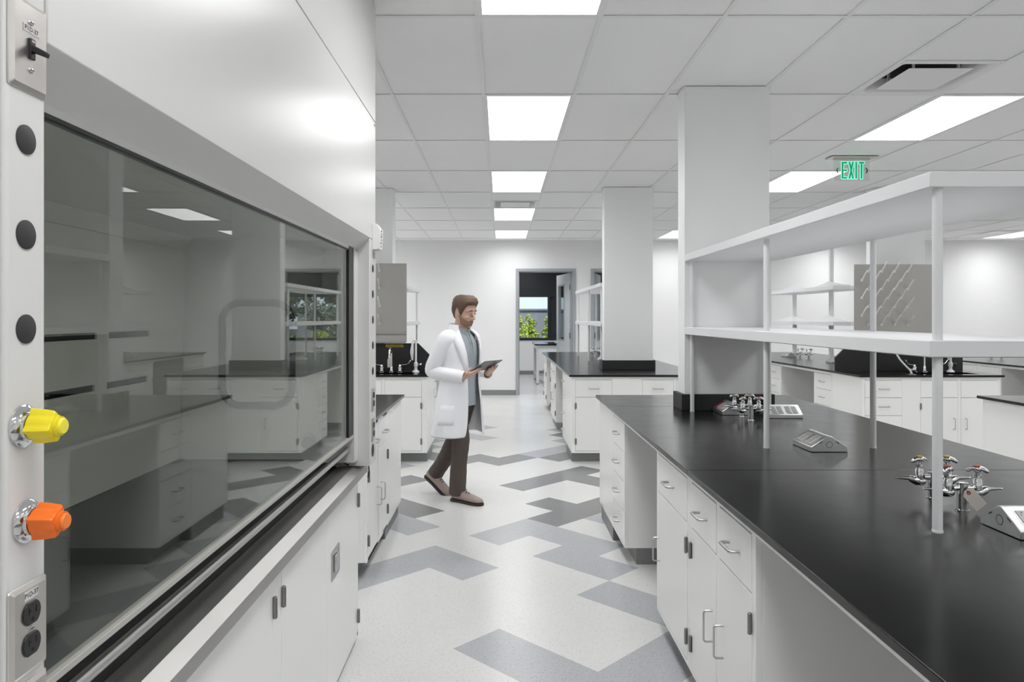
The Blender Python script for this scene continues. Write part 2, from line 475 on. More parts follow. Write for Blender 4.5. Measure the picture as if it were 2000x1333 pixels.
# ceiling: exposed grid and lay-in tiles
GX0, GDX, GY0, GDY = -.116, .6096, 3.52, 1.24
gx = [GX0 + GDX * i for i in range(-6, 20) if XL < GX0 + GDX * i < XR]
gy = [GY0 + GDY * k for k in range(-6, 9) if YB < GY0 + GDY * k < FARY]
LIGHT_COLS = [-5, 0, 5, 10, 15]
LIGHT_ROWS = [-5, -3, -1, 1, 3, 5, 7]  # rearmost row is out of view, added for more light on surfaces facing it
lights = [(c, r) for c in LIGHT_COLS for r in LIGHT_ROWS]
vrow = {(4, 0): 1, (0, 4): 1, (14, 7): 0}     # half of the cell taken: 1 = far half, 0 = near half
cm = MB()
xs = [XL] + gx + [XR]; ys = [YB] + gy + [FARY]
ZT = CEIL + .006
def cidx(x): return round((x - GX0) / GDX)
def ridx(y): return round((y - GY0) / GDY)
for x0, x1 in zip(xs, xs[1:]):
    for y0, y1 in zip(ys, ys[1:]):
        c = cidx(x0) if x0 != XL else cidx(x1) - 1
        r = ridx(y0) if y0 != YB else ridx(y1) - 1
        if (c, r) in lights and x0 != XL and x1 != XR and y1 != FARY and y0 != YB: continue
        if (c, r) in vrow:
            if vrow[(c, r)] == 1: cm.face([(x0, y0, ZT), (x1, y0, ZT), (x1, y0 + .62, ZT), (x0, y0 + .62, ZT)])
            else: cm.face([(x0, y0 + .62, ZT), (x1, y0 + .62, ZT), (x1, y1, ZT), (x0, y1, ZT)])
            continue
        cm.face([(x0, y0, ZT), (x1, y0, ZT), (x1, y1, ZT), (x0, y1, ZT)])
for x in gx: cm.box(x - .012, x + .012, YB, FARY, CEIL, CEIL + .004, 1)
for y in gy: cm.box(XL, XR, y - .012, y + .012, CEIL - .0006, CEIL + .0034, 1)
for (c, r), half in vrow.items():
    y = GY0 + GDY * r + .62
    cm.box(GX0 + GDX * c, GX0 + GDX * (c + 1), y - .012, y + .012, CEIL - .0003, CEIL + .0037, 1)
struct(cm.build('ceiling', [M['ceil'], M['tbar']]))
struct(MB().box(XL - .12, XR + .12, YB - .12, FARY + .12, WT, WT + .15).build('light_block_roof', M['wall']))  # unseen slab added to keep sky light out above the ceiling

# ceiling lights
ordn = ['first', 'second', 'third', 'fourth', 'fifth', 'sixth', 'unseen seventh']
colname = {-5: 'the row left of the hood', 0: 'the row over the aisle', 5: 'the row beside the exit sign', 10: 'the row over the right bench', 15: 'the row near the right wall'}
lp = None
for c in LIGHT_COLS:
    for r in LIGHT_ROWS:
        x, y = GX0 + GDX * c, GY0 + GDY * r
        lab = 'ceiling light panel, %s from the far wall in %s' % (ordn[LIGHT_ROWS[::-1].index(r)], colname[c])
        if lp is None:
            lp = thing('ceiling_light', lab, 'ceiling light', (x, y, CEIL), 0, 'recessed ceiling light panels')
            f = MB()
            w, l = GDX, GDY
            for b in ((.012, .026, .012, l - .012), (w - .026, w - .012, .012, l - .012), (.026, w - .026, .012, .028), (.026, w - .026, l - .028, l - .012)):
                f.box(*b, .0, .06)
            f.box(.012, w - .012, .012, l - .012, .06, .064)
            f.build('light_frame', M['tbar'], lp, world=False)
            MB().face([(.026, .028, .003), (.026, l - .028, .003), (w - .026, l - .028, .003), (w - .026, .028, .003)]).build('diffuser', M['lamp'], lp, world=False)
            cur = lp
        else:
            cur = copy_tree(lp)
            cur.location = (x, y, CEIL); cur['label'] = lab
# supply vents
vlab = {(4, 0): 'square ceiling vent with dark gap, above the near bench column to the right',
        (0, 4): 'square ceiling vent ahead of the fourth light over the aisle',
        (14, 7): 'square ceiling vent by the outermost light near the far wall'}
vp = None
for (c, r), half in vrow.items():
    x, y = GX0 + GDX * c, GY0 + GDY * r + (.62 if half else 0)
    if vp is None:
        vp = thing('ceiling_vent', vlab[(c, r)], 'vent', (x, y, CEIL), 0, 'square ceiling vents')
        w, l = GDX, .62
        f = MB()
        def sq(i, z, n=6, rr=.02):
            return [(p[0], p[1], z) for p in rrect(w/2, l/2, w - 2*i, l - 2*i, rr)]
        f.rings([sq(.012, .0), sq(.034, .0), sq(.046, .010, rr=.05), sq(.058, .05, rr=.08), sq(.066, .09, rr=.09)], cap=False)
        f.rings([sq(.013, .004), sq(.013, .09)], cap=False)
        f.build('vent_frame', M['tbar'], vp, world=False, smooth=True)
        MB().rings([sq(.066, .09, rr=.09), sq(.13, .10, rr=.16), sq(.131, .22, rr=.16)], cap=True).build('duct_collar', M['slot'], vp, world=False)
        g = MB()
        g.rings([sq(.114, .000, rr=.004), sq(.114, .004, rr=.004)], cap=True)
        g.build('plaque', M['tbar'], vp, world=False)
        for px, py in ((.17, .17), (w - .17, .17), (.17, l - .17), (w - .17, l - .17)): MB().box(px - .006, px + .006, py - .006, py + .006, .005, .1).build('hanger', M['tbar'], vp, world=False)
    else:
        q = copy_tree(vp); q.location = (x, y, CEIL); q['label'] = vlab[(c, r)]

# columns standing out of the benches
def column(x0, x1, y0, y1, curb, cz=CT):
    o = struct(MB().box(x0, x1, y0, y1, CT + .001, CEIL).build('column', M['col'], bevel=.004))
    m = MB(); t = .024
    m.box(curb[0], curb[1], curb[2], curb[2] + t, CT + .001, CT + .105)
    m.box(curb[0], curb[0] + t, curb[2] + t, curb[3], CT + .001, CT + .105)
    m.box(curb[1] - t, curb[1], curb[2] + t, curb[3], CT + .001, CT + .105)
    m.build('curb', M['epoxyedge'], o, bevel=.002)
    sh = MB()
    e = .006
    sh.box(x0 - e, x1 + e, y0 - e, y0, CEIL - .012, CEIL); sh.box(x0 - e, x0, y0, y1, CEIL - .012, CEIL); sh.box(x1, x1 + e, y0, y1, CEIL - .012, CEIL)
    sh.build('ceiling_angle', M['tbar'], o)
    return o
column(1.181, 1.727, 4.585, 4.755, (1.157, 1.752, 4.56, 4.79))
column(1.181, 1.738, 8.15, 8.32, (1.157, 1.762, 8.125, 8.36))
column(-1.80, -1.245, 8.22, 8.44, (-1.83, -1.22, 8.195, 8.48))
column(4.29, 4.86, 8.18, 8.38, (4.265, 4.885, 8.155, 8.42))

# exit sign
ex = thing('exit_sign', 'clear acrylic exit sign with green letters hanging from the ceiling', 'exit sign', (3.256, 6.62, CEIL))
MB().box(3.04, 3.475, 6.555, 6.685, CEIL - .008, CEIL).build('canopy_plate', M['steelflat'], ex, bevel=.002)
MB().box(3.09, 3.42, 6.607, 6.633, CEIL - .024, CEIL - .008).build('lamp_bar', M['steelflat'], ex)
pz0, pz1 = CEIL - .216, CEIL - .024
MB().box(3.094, 3.418, 6.617, 6.623, pz0, pz1).build('acrylic_panel', M['acrylic'], ex)
zt, zb = CEIL - .040, CEIL - .199
def glyph(ch, x, w, g=0.0):
    s = .0115 + .0
    z0, z1 = zb - g, zt + g
    zm = (zt + zb) / 2
    t = .019
    if ch == 'E':
        return [[(x - g, z0), (x + t + g, z0), (x + t + g, z1), (x - g, z1)],
                [(x + t, z0), (x + w + g, z0), (x + w + g, zb + t + g), (x + t, zb + t + g)],
                [(x + t, zm - t*.45 - g), (x + w + g, zm - t*.45 - g), (x + w + g, zm + t*.45 + g), (x + t, zm + t*.45 + g)],
                [(x + t, zt - t - g), (x + w + g, zt - t - g), (x + w + g, z1), (x + t, z1)]]
    if ch == 'X':
        return [[(x - g, z0), (x + t + g, z0), (x + w + g, z1), (x + w - t - g, z1)],
                [(x + w - t - g, z0), (x + w + g, z0), (x + t + g, z1), (x - g, z1)]]
    if ch == 'I':
        return [[(x - g, z0), (x + t + g, z0), (x + t + g, z1), (x - g, z1)]]
    if ch == 'T':
        c = x + w/2
        return [[(x - g, zt - t - g), (x + w + g, zt - t - g), (x + w + g, z1), (x - g, z1)],
                [(c - t/2 - g, z0), (c + t/2 + g, z0), (c + t/2 + g, zt - t), (c - t/2 - g, zt - t)]]
lets = [('E', 3.159, .052), ('X', 3.222, .052), ('I', 3.285, .019), ('T', 3.318, .052)]
for ch, x, w in lets:
    rim = MB()
    for i, p in enumerate(glyph(ch, x, w, .004)): rim.prism(p, 'y', 6.6158 - i * .0001, 6.6168)
    l = rim.build('letter_rim', M['exitglow'], ex)
    bd = MB()
    for i, p in enumerate(glyph(ch, x, w, -.001)): bd.prism(p, 'y', 6.6148 - i * .0001, 6.6155)
    bd.build('letter', M['exitgreen'], ex)
for sx, cx in ((-1, 3.117), (1, 3.397)):
    zc = (zt + zb) / 2 - .002
    a = MB()
    a.prism([(cx + sx*.008, zc), (cx - sx*.005, zc + .026), (cx - sx*.015, zc + .026), (cx - sx*.004, zc), (cx - sx*.015, zc - .026), (cx - sx*.005, zc - .026)], 'y', 6.6150, 6.6165)
    a.build('arrow', M['arrowgreen'], ex)
# ================================================================ base cabinets, worktops, racks
CH = CT - .022       # carcass top
def pull(parent, p0, p1, out=.032, r=.0042, wide=None):
    p0, p1 = Vector(p0), Vector(p1); d = (p1 - p0).normalized(); o = Vector((0, -out, 0)); c = .006
    m = MB()
    m.tube([p0, p0 + o*.8, p0 + o + d*c, p1 + o - d*c, p1 + o*.8, p1], r, 8)
    return m.build('handle', M['pull'], parent, world=False, smooth=True, ang=60)
def hinge(parent, x, z, side):
    m = MB()
    m.tube([(x, -.007, z - .033), (x, -.007, z - .030), (x, -.007, z + .030), (x, -.007, z + .033)], [.004, .0065, .0065, .004], 10)
    for k in (-.012, .012): m.lathe([(.0069, -.0012), (.0069, .0012)], 10, (x, -.007, z + k))
    m.box(x + (0 if side < 0 else -.012), x + (.012 if side < 0 else 0), -.003, .0, z - .03, z + .03)
    return m.build('hinge', M['hinge'], parent, world=False, smooth=True)
def cabinet(loc, rz, w, d, bays, label, group=None, name='base_cabinet', toe=True, h=CH, sink=None):
    """front at local y=0 looking to -y, x to the right.  bay: (x0, x1, [(z0, z1, kind, opt)])"""
    t = thing(name, label, 'cabinet', loc, rz, group)
    zb = .10 if toe else .03
    b = MB()
    if sink is None: b.box(0, w, .020, d, zb, h)
    else:
        b.box(0, sink[0], .020, d, zb, h); b.box(sink[1], w, .020, d, zb, h)
        b.box(sink[0], sink[1], .020, d, zb, .60); b.box(sink[0], sink[1], .020, .026, .60, h)
    xs_ = [0.0]
    for x0, x1, it in bays: xs_ += [x0, x1]
    xs_.append(w)
    for i in range(0, len(xs_), 2):
        if xs_[i+1] - xs_[i] > .0005: b.box(xs_[i], xs_[i+1], 0, .020, zb, h)
    for x0, x1, it in bays:
        lo = min(z[0] for z in it); hi = max(z[1] for z in it)
        b.box(x0, x1, 0, .020, zb, lo - .0015); b.box(x0, x1, 0, .020, hi + .0015, h)
    b.build('carcass', M['steelwhite'], t, world=False, bevel=.0012)
    for x0, x1, it in bays:
        g = .0018
        lo = min(z[0] for z in it); hi = max(z[1] for z in it)
        MB().box(x0, x1, .0185, .0198, lo, hi).build('recess', M['gap'], t, world=False)
        for z0, z1, kind, opt in it:
            p = MB().box(x0 + g, x1 - g, -.0012, .018, z0 + g, z1 - g).build('drawer' if kind == 'drawer' else 'door' if kind == 'door' else 'fixed_panel', M['steelwhite'], t, world=False, bevel=.0015)
            xc, zc = (x0 + x1)/2, (z0 + z1)/2
            if kind == 'drawer':
                pull(p, (xc - .05, -.001, zc), (xc + .05, -.001, zc), r=.0055)
            elif kind == 'door':
                hx = opt                     # hinge side: -1 left, +1 right
                px = x1 - .045 if hx < 0 else x0 + .045
                pull(p, (px, -.001, .355), (px, -.001, .465), r=.0038)
                ex_ = x0 + .0008 if hx < 0 else x1 - .0008
                for z in (z0 + .10, z1 - .09): hinge(p, ex_, z, hx)
    if toe:
        MB().box(.004, w - .004, .073, d - .01, 0, .10).build('toe_kick', M['toe'], t, world=False)
    return t
DR4 = [(.68, .86, 'drawer', 0), (.495, .68, 'drawer', 0), (.31, .495, 'drawer', 0), (.12, .31, 'drawer', 0)]
def DD(h): return [(.68, .86, 'drawer', 0), (.12, .68, 'door', h)]
def PD(h): return [(.68, .86, 'panel', 0), (.12, .68, 'door', h)]
def left_cab(X, yfar, ynear, bays_y, label, d=.70, **k):
    """cabinet whose front looks to -X; bays given by world y (far, near)"""
    w = yfar - ynear
    bays = [(yfar - a, yfar - b, it) for a, b, it in bays_y]
    return cabinet((X, yfar, 0), -PI/2, w, d, bays, label, **k)
def right_cab(X, yfar, ynear, bays_y, label, d=.70, **k):
    """front looks to +X; local x runs from near to far"""
    w = yfar - ynear
    bays = [(b - ynear, a - ynear, it) for a, b, it in bays_y]
    return cabinet((X, ynear, 0), PI/2, w, d, bays, label, **k)
def slab(x0, x1, y0, y1, label, mat='epoxy', group=None):
    o = MB().box(x0, x1, y0, y1, CH, CT).build('worktop', M[mat], bevel=.0025)
    return tag(o, label, 'worktop', group)
def rail(x0, x1, y0, y1, label):
    o = MB().box(x0, x1, y0, y1, CH - .030, CH).build('apron_rail', M['steelwhite'], bevel=.001)
    return tag(o, label, 'rail', 'apron rails over the knee spaces')
G_A, G_2, G_B, G_C, G_D = ['cabinets of the ' + s for s in ('near right bench', 'bench behind it by the doors', 'bench beside the fume hood', 'sink bench behind the person', 'sink bench at the far right')]

# ---------------- near right bench
AX0, AX1, AC = .73, 2.18, .757
slab(AX0, AX1, 4.791, 5.49, 'far end section of the black worktop on the near right bench, behind the column', group='near bench worktop sections')
slab(AX0, AX1, 2.798, 4.789, 'middle section of the black worktop on the near right bench, under the white shelves', group='near bench worktop sections')
slab(AX0, AX1, .35, 2.796, 'nearest section of the black worktop, filling the lower right corner', group='near bench worktop sections')
cabinet((2.15, 5.46, 0), PI, 2.15 - AC, .635, [(.04, .45, DD(-1)), (.50, .90, DD(1)), (.94, 1.353, DD(1))], 'white end cabinet closing the far end of the near right bench', G_A)
left_cab(AC, 4.82, 4.364, [(4.80, 4.385, DR4)], 'white four-drawer cabinet beyond the first knee space of the near right bench', group=G_A)
left_cab(AC, 3.46, 2.862, [(3.44, 2.893, DD(1))], 'white cabinet with one wide door and drawer beside the near bench knee space', group=G_A)
left_cab(AC, 2.860, 2.119, [(2.828, 2.503, DD(-1)), (2.470, 2.151, DD(1))], 'nearest white two-door cabinet of the right bench with two drawers and paired pulls', group=G_A)
left_cab(AC, 1.19, .42, [(1.17, .82, DD(-1)), (.79, .44, DD(1))], 'unseen white cabinet at the near end of the right bench, widened to shade the knee space', group=G_A)  # out of view, extended to block light from the knee space
rail(AC, AC + .02, 3.462, 4.362, 'thin white rail under the worktop spanning the farther knee space of the near right bench')
rail(AC, AC + .02, 1.192, 2.117, 'thin white rail under the worktop at bottom right, over the nearer knee space')
tag(MB().box(1.46, 2.15, .42, 4.80, 0, CH).build('back_cabinet', M['steelwhite'], bevel=.001), 'long white cabinet run on the hidden far side of the near right bench', 'cabinet')

# ---------------- second bench by the doors
BX0, BX1, BC = .71, 2.16, .737
slab(BX0, BX1, 7.39, 12.21, 'long black worktop of the bench running back to the two doorways')
W2 = 2.135 - BC
cabinet((BC, 7.415, 0), 0, W2, .64, [(.776 - BC, 1.157 - BC, DD(-1)), (1.471 - BC, 1.796 - BC, DD(1)), (1.828 - BC, W2 - .02, DD(1))],
        'white end cabinet facing the camera below the second column, with drawers and doors', G_2)
left_cab(BC, 8.51, 8.057, [(8.49, 8.077, DR4)], 'white four-drawer cabinet beside the aisle on the bench before the doorways', group=G_2)
left_cab(BC, 10.55, 9.55, [(10.52, 10.07, DD(-1)), (10.03, 9.58, DD(1))], 'white two-door cabinet between two knee spaces of the bench before the doorways', group=G_2)
left_cab(BC, 11.55 + .63, 11.50, [(12.15, 11.84, DD(-1)), (11.81, 11.53, DD(1))], 'farthest white cabinet of the bench before the doorways', group=G_2)
rail(BC, BC + .02, 8.512, 9.548, 'white rail over the nearer knee space of the bench before the doorways')
rail(BC, BC + .02, 10.552, 11.498, 'white rail over the farther knee space of the bench before the doorways')
tag(MB().box(1.44, 2.13, 8.06, 12.18, 0, CH).build('back_cabinet', M['steelwhite'], bevel=.001), 'long white cabinet run on the far side of the bench before the doorways', 'cabinet')

# ---------------- bench beside the hood
LX, LC = -.745, -.768
slab(-2.19, LX, 4.02, 5.52, 'grey-black worktop corner just beyond the fume hood')
right_cab(LC, 4.84, 4.10, [(4.82, 4.495, DD(1)), (4.455, 4.125, DD(-1))], 'white two-door cabinet just beyond the fume hood with paired pulls', group=G_B)
tag(MB().box(-2.16, LC, 4.842, 5.49, .10, CH).box(-2.15, LC - .02, 4.86, 5.48, 0, .10, 1).build('end_cabinet', [M['steelwhite'], M['toe']], bevel=.001), 'plain white end cabinet between the hood bench and the sink bench', 'cabinet')
tag(MB().box(-2.16, -1.48, 4.06, 4.840, .0, CH).build('back_cabinet', M['steelwhite'], bevel=.001), 'white cabinet hidden behind the fume hood bench', 'cabinet')

# ---------------- sink bench on the left
def sink_top(x0, x1, y0, y1, sx0, sx1, sy0, sy1, label, slabel):
    m = MB()
    m.box(x0, sx0, y0, y1, CH, CT); m.box(sx1, x1, y0, y1, CH, CT)
    m.box(sx0, sx1, y0, sy0, CH, CT); m.box(sx0, sx1, sy1, y1, CH, CT)
    o = m.build('worktop', M['epoxy'])
    b = MB(); t = .010; zb = .67
    b.box(sx0 - t, sx1 + t, sy0 - t, sy1 + t, zb - t, zb)
    b.box(sx0 - t, sx0, sy0 - t, sy1 + t, zb, CH - .0005); b.box(sx1, sx1 + t, sy0 - t, sy1 + t, zb, CH - .0005)
    b.box(sx0, sx1, sy0 - t, sy0, zb, CH - .0005); b.box(sx0, sx1, sy1, sy1 + t, zb, CH - .0005)
    tag(b.build('sink', M['epoxy']), slabel, 'sink', 'black epoxy sinks')
    return tag(o, label, 'worktop')
sink_top(-2.195, LX, 7.39, 11.0, -1.55, -.93, 7.47, 7.71, 'black worktop of the left sink bench, half behind the person', 'black sink let into the left worktop beside the fume hood')
wS = LC + 2.17
x = lambda v: v + 2.17
cabinet((-2.17, 7.415, 0), 0, wS, .64, [(x(-2.14), x(-1.70), DR4), (x(-1.62), x(-1.239), PD(-1)), (x(-1.204), x(-.822), PD(1))],
        'white sink cabinet facing the camera left of the person', G_C, sink=(x(-1.575), x(-.905)))
right_cab(LC, 8.52, 8.057, [(8.50, 8.077, DR4)], 'white four-drawer cabinet on the aisle side of the left sink bench behind the person', group=G_C)
right_cab(LC, 10.97, 9.5, [(10.95, 10.26, DD(1)), (10.21, 9.53, DD(-1))], 'white far cabinet of the left sink bench, hidden behind the person', group=G_C)
tag(MB().box(-2.16, -1.475, 8.06, 10.97, 0, CH).build('back_cabinet', M['steelwhite'], bevel=.001), 'white cabinet run on the hidden side of the left sink bench', 'cabinet')

# ---------------- sink bench at the right
DX0, DX1, DC = 3.70, 5.19, 3.73
sink_top(DX0, DX1, 7.35, 12.2, 4.36, 5.02, 7.47, 7.71, 'black worktop of the far right sink bench, seen below the white shelves', 'black sink in the far right worktop, seen past the near shelf post')
wD = 5.16 - DC
cabinet((DC, 7.375, 0), 0, wD, .66, [(3.762 - DC, 4.148 - DC, DR4), (4.338 - DC, 4.722 - DC, PD(-1)), (4.755 - DC, 5.143 - DC, PD(1))],
        'white sink cabinet of the far right bench with two doors and a stack of drawers', G_D, sink=(4.335 - DC, 5.045 - DC))
left_cab(DC, 8.50, 8.04, [(8.48, 8.06, DR4)], 'white four-drawer cabinet left of the far right sink, facing the aisle', group=G_D)
left_cab(DC, 10.4, 9.50, [(10.37, 9.97, DD(-1)), (9.93, 9.53, DR4)], 'white cabinet with drawers beyond the knee space of the far right sink bench', group=G_D)
rail(DC, DC + .02, 8.502, 9.498, 'white rail over the knee space of the far right sink bench')
tag(MB().box(4.45, 5.16, 8.04, 12.17, .10, CH).box(4.46, 5.09, 8.05, 12.16, 0, .10, 1).build('back_cabinet', [M['steelwhite'], M['toe']], bevel=.001), 'white cabinet run on the right side of the far right sink bench', 'cabinet')
left_cab(DC, 12.17, 11.4, [(12.14, 11.43, DR4)], 'farthest white drawer cabinet of the far right sink bench', group=G_D)
rail(DC, DC + .02, 10.402, 11.398, 'white rail over the farther knee space of the far right sink bench')

# ---------------- near right bench beyond the aisle
slab(3.64, 5.09, 2.4, 5.46, 'black worktop corner at the right edge of the photo, nearer than the far sink')
cabinet((5.06, 5.43, 0), PI, 5.06 - 3.667, .64, [(.04, .45, DD(-1)), (.50, .90, DD(1)), (.94, 1.35, DD(1))], 'plain white end cabinet under the worktop corner at the right edge')
left_cab(3.667, 4.788, 4.30, [(4.77, 4.32, DR4)], 'white drawer cabinet beyond the right edge of the photo')
left_cab(3.667, 3.2, 2.45, [(3.17, 2.84, DD(-1)), (2.81, 2.48, DD(1))], 'white two-door cabinet far beyond the right edge of the photo')
rail(3.667, 3.687, 3.202, 4.298, 'white rail of the bench at the right edge of the photo')
tag(MB().box(4.38, 5.06, 2.45, 4.785, .0, CH).build('back_cabinet', M['steelwhite'], bevel=.001), 'white cabinet run behind the bench at the right edge', 'cabinet')

# ---------------- third bench at the far right
FX0, FC = 6.38, 6.41
slab(FX0, 7.85, 7.36, 12.2, 'farthest right black worktop seen past the sink of the far right bench')
cabinet((FC, 7.385, 0), 0, 1.41, .66, [(.04, .43, DD(-1)), (.49, .90, DD(1)), (.96, 1.37, DD(1))], 'white end cabinet of the farthest right bench, outside the frame')
left_cab(FC, 10.05, 9.14, [(10.02, 9.60, DR4), (9.57, 9.17, DR4)], 'white double drawer cabinet of the farthest right bench, past the sink')
left_cab(FC, 12.17, 11.2, [(12.14, 11.71, DD(-1)), (11.67, 11.23, DD(1))], 'far white cabinet of the farthest right bench, hidden by the sink bench')
rail(FC, FC + .02, 8.05, 9.138, 'white rail over the dark knee space at the far right edge')
tag(MB().box(7.12, 7.82, 8.05, 12.17, .0, CH).build('back_cabinet', M['steelwhite'], bevel=.001), 'white cabinet run on the hidden side of the farthest right bench', 'cabinet')

# ---------------- reagent racks
def rack(x0, x1, y0, y1, px, py, label, group='white two-tier reagent racks'):
    t = thing('reagent_rack', label, 'shelf rack', ((x0 + x1)/2, (y0 + y1)/2, CT), 0, group)
    for z0, z1 in ((1.403, 1.450), (1.872, 1.916)):
        MB().box(x0, x1, y0, y1, z0, z1).build('shelf', M['shelfwhite'], t, bevel=.003)
    for a in px:
        for b in py:
            m = MB()
            m.cyl((a, b, CT), (a, b, 1.872), .0132, 20)
            m.lathe([(.0145, 0), (.0145, .006)], 20, (a, b, CT))
            m.build('post', M['shelfwhite'], t, smooth=True)
    return t
rack(1.18, 1.742, 1.962, 4.582, (1.217, 1.705), (1.989, 3.268, 4.535), 'big white two-tier shelf rack standing on the near right bench')
rack(1.165, 1.727, 8.36, 11.16, (1.202, 1.69), (8.51, 9.73, 11.07), 'white two-tier shelf rack behind the column of the bench before the doorways')
rack(-1.753, -1.19, 8.50, 10.53, (-1.716, -1.228), (8.56, 9.17, 10.44), 'white two-tier shelf rack behind the steel peg board on the left sink bench')

# T-shaped rack of the far right bench: central slotted uprights with arched panels shaped after arcs of reflected light
t = thing('upright_rack', 'white slotted-upright rack with added arched panels for light reflections on the far right sink bench', 'shelf rack', (4.455, 10.1, CT))
for yy, top in ((9.62, CEIL), (10.82, 1.93)):
    m = MB(); m.box(4.43, 4.48, yy - .022, yy + .022, CT, top - .001)
    u = m.build('upright', M['col'], t, bevel=.002)
    s = MB()
    for k in range(26):
        z = 1.05 + k * .03
        if z < min(top, 1.9) - .02: s.box(4.4292, 4.431, yy - .004, yy + .004, z, z + .016)
    s.build('slot_strip', M['gap'], u)
for z0 in (1.405, 1.865):
    for ya, yb in ((9.02, 10.215), (10.225, 11.42)):
        MB().box(4.20, 4.425, ya, yb, z0, z0 + .05).box(4.485, 4.71, ya, yb, z0, z0 + .05).build('shelf', M['shelfwhite'], t, bevel=.002)
        mid = 9.62 if ya < 10 else 10.82
        n = 14
        pts = [(ya + .02, z0 + .052)] + [(ya + .02 + (yb - ya - .04) * i / n, z0 + .058 + .075 * max(0, 1 - abs((ya + .02 + (yb - ya - .04) * i / n) - mid) / .6) ** 1.4 ) for i in range(n + 1)] + [(yb - .02, z0 + .052)]
        MB().prism(pts, 'x', 4.418, 4.4285).build('reflection_arc', M['shelfwhite'], t)  # made-up panel standing in for an arc of reflected light
# ================================================================ fittings on the benches
def pedestal(cx, cy, rz, kinds, label, group='cast aluminium outlet boxes on the worktops'):
    """two-slope outlet box, long axis along local y, .163 wide, .20 long"""
    t = thing('outlet_box', label, 'outlet box', (cx, cy, CT), rz, group)
    w, l, hs, ha = .0815, .10, .023, .072
    prof = [(-w, .001), (w, .001), (w, hs), (.010, ha - .002), (.004, ha), (-.004, ha), (-.010, ha - .002), (-w, hs)]
    MB().prism(prof, 'y', -l, l).build('box_body', M['alu'], t, world=False, bevel=.002)
    for s in (-1, 1):
        c = MB()
        ring = lambda r, y: [(r*math.cos(2*PI*i/20), y, .033 + r*math.sin(2*PI*i/20)) for i in range(20)]
        c.rings([ring(.0125, s*(l + .0004)), ring(.0142, s*(l + .0004)), ring(.0142, s*l)], cap=False)
        c.build('knockout', M['slot'], t, world=False)
        g = MB()
        for sx in (-1, 1):
            a0, a1 = (sx*.030, .045), (sx*.044, .0365)
            y0, y1 = sorted((s*(l - .001), s*(l + .0004)))
            g.prism([a0, a1, (a1[0], a1[1] + .0035), (a0[0], a0[1] + .0035)], 'y', y0, y1)
        g.build('seam', M['slot'], t, world=False)
    # devices on both slopes
    sl = Vector((w - .010, 0, hs - ha + .002)); L = sl.length
    for s in (-1, 1):
        ang = math.atan2(ha - .002 - hs, w - .010)
        rot = Euler((0, ang, 0)) if s > 0 else Euler((0, -ang, 0))
        mid = Vector((s*(w + .010)/2, 0, (hs + ha - .002)/2))
        for j, yy in enumerate((-.043, .043)):
            kind = kinds[j] if s < 0 else kinds[1 - j]
            d = MB()
            for q in (-.0175, .0175):
                d.box(-.030, .030, q - .0135, q + .0135, 0, .0030)
            o = d.build('receptacle', [M['ivory'], M['red']], t, world=False, bevel=.001)
            if kind == 'r':
                for p in o.data.polygons[6:]: p.material_index = 1
            o.matrix_local = Matrix.Translation(mid + Vector((0, yy, 0))) @ rot.to_matrix().to_4x4()
            sk = MB()
            for q in (-.0175, .0175):
                for px in (-.016, .016):
                    sk.box(px - .0045, px - .0025, q - .006, q - .0045, .0028, .0034); sk.box(px - .0045, px + .0005, q + .0040, q + .0055, .0028, .0034)
                    sk.box(px + .005, px + .008, q - .0015, q + .0015, .0028, .0034)
            sk.build('socket_slots', M['slot'], o, world=False)
        pl = MB()
        for yy in (-.043, .043): pl.box(-.033, .033, yy - .036, yy + .036, 0, .0012)
        o = pl.build('face_plate', M['alu'], t, world=False)
        o.matrix_local = Matrix.Translation(mid) @ rot.to_matrix().to_4x4()
    return t
pedestal(1.456, 3.262, 0, 'nn', 'grey sloped outlet box lying lengthwise in the middle of the near right worktop')
pedestal(1.494, 1.9945, PI/2, 'nn', 'grey sloped outlet box at the right frame edge, nearest of all')
pedestal(1.434, 4.455, 0, 'nr', 'grey sloped outlet box with a red socket, beside the column curb')
pedestal(1.684, 4.29, PI/2, 'nn', 'grey sloped outlet box half behind a shelf post, right of the far gas taps')
pedestal(1.45, 9.80, 0.6, 'nn', 'sloped outlet box behind the second column, seen only mirrored in the sash')
pedestal(4.34, 10.75, 0, 'nn', 'small sloped outlet box beside the gas taps on the far right sink bench')
pedestal(4.36, 9.30, 0, 'nn', 'small sloped outlet box left of the black splashback of the far right sink')

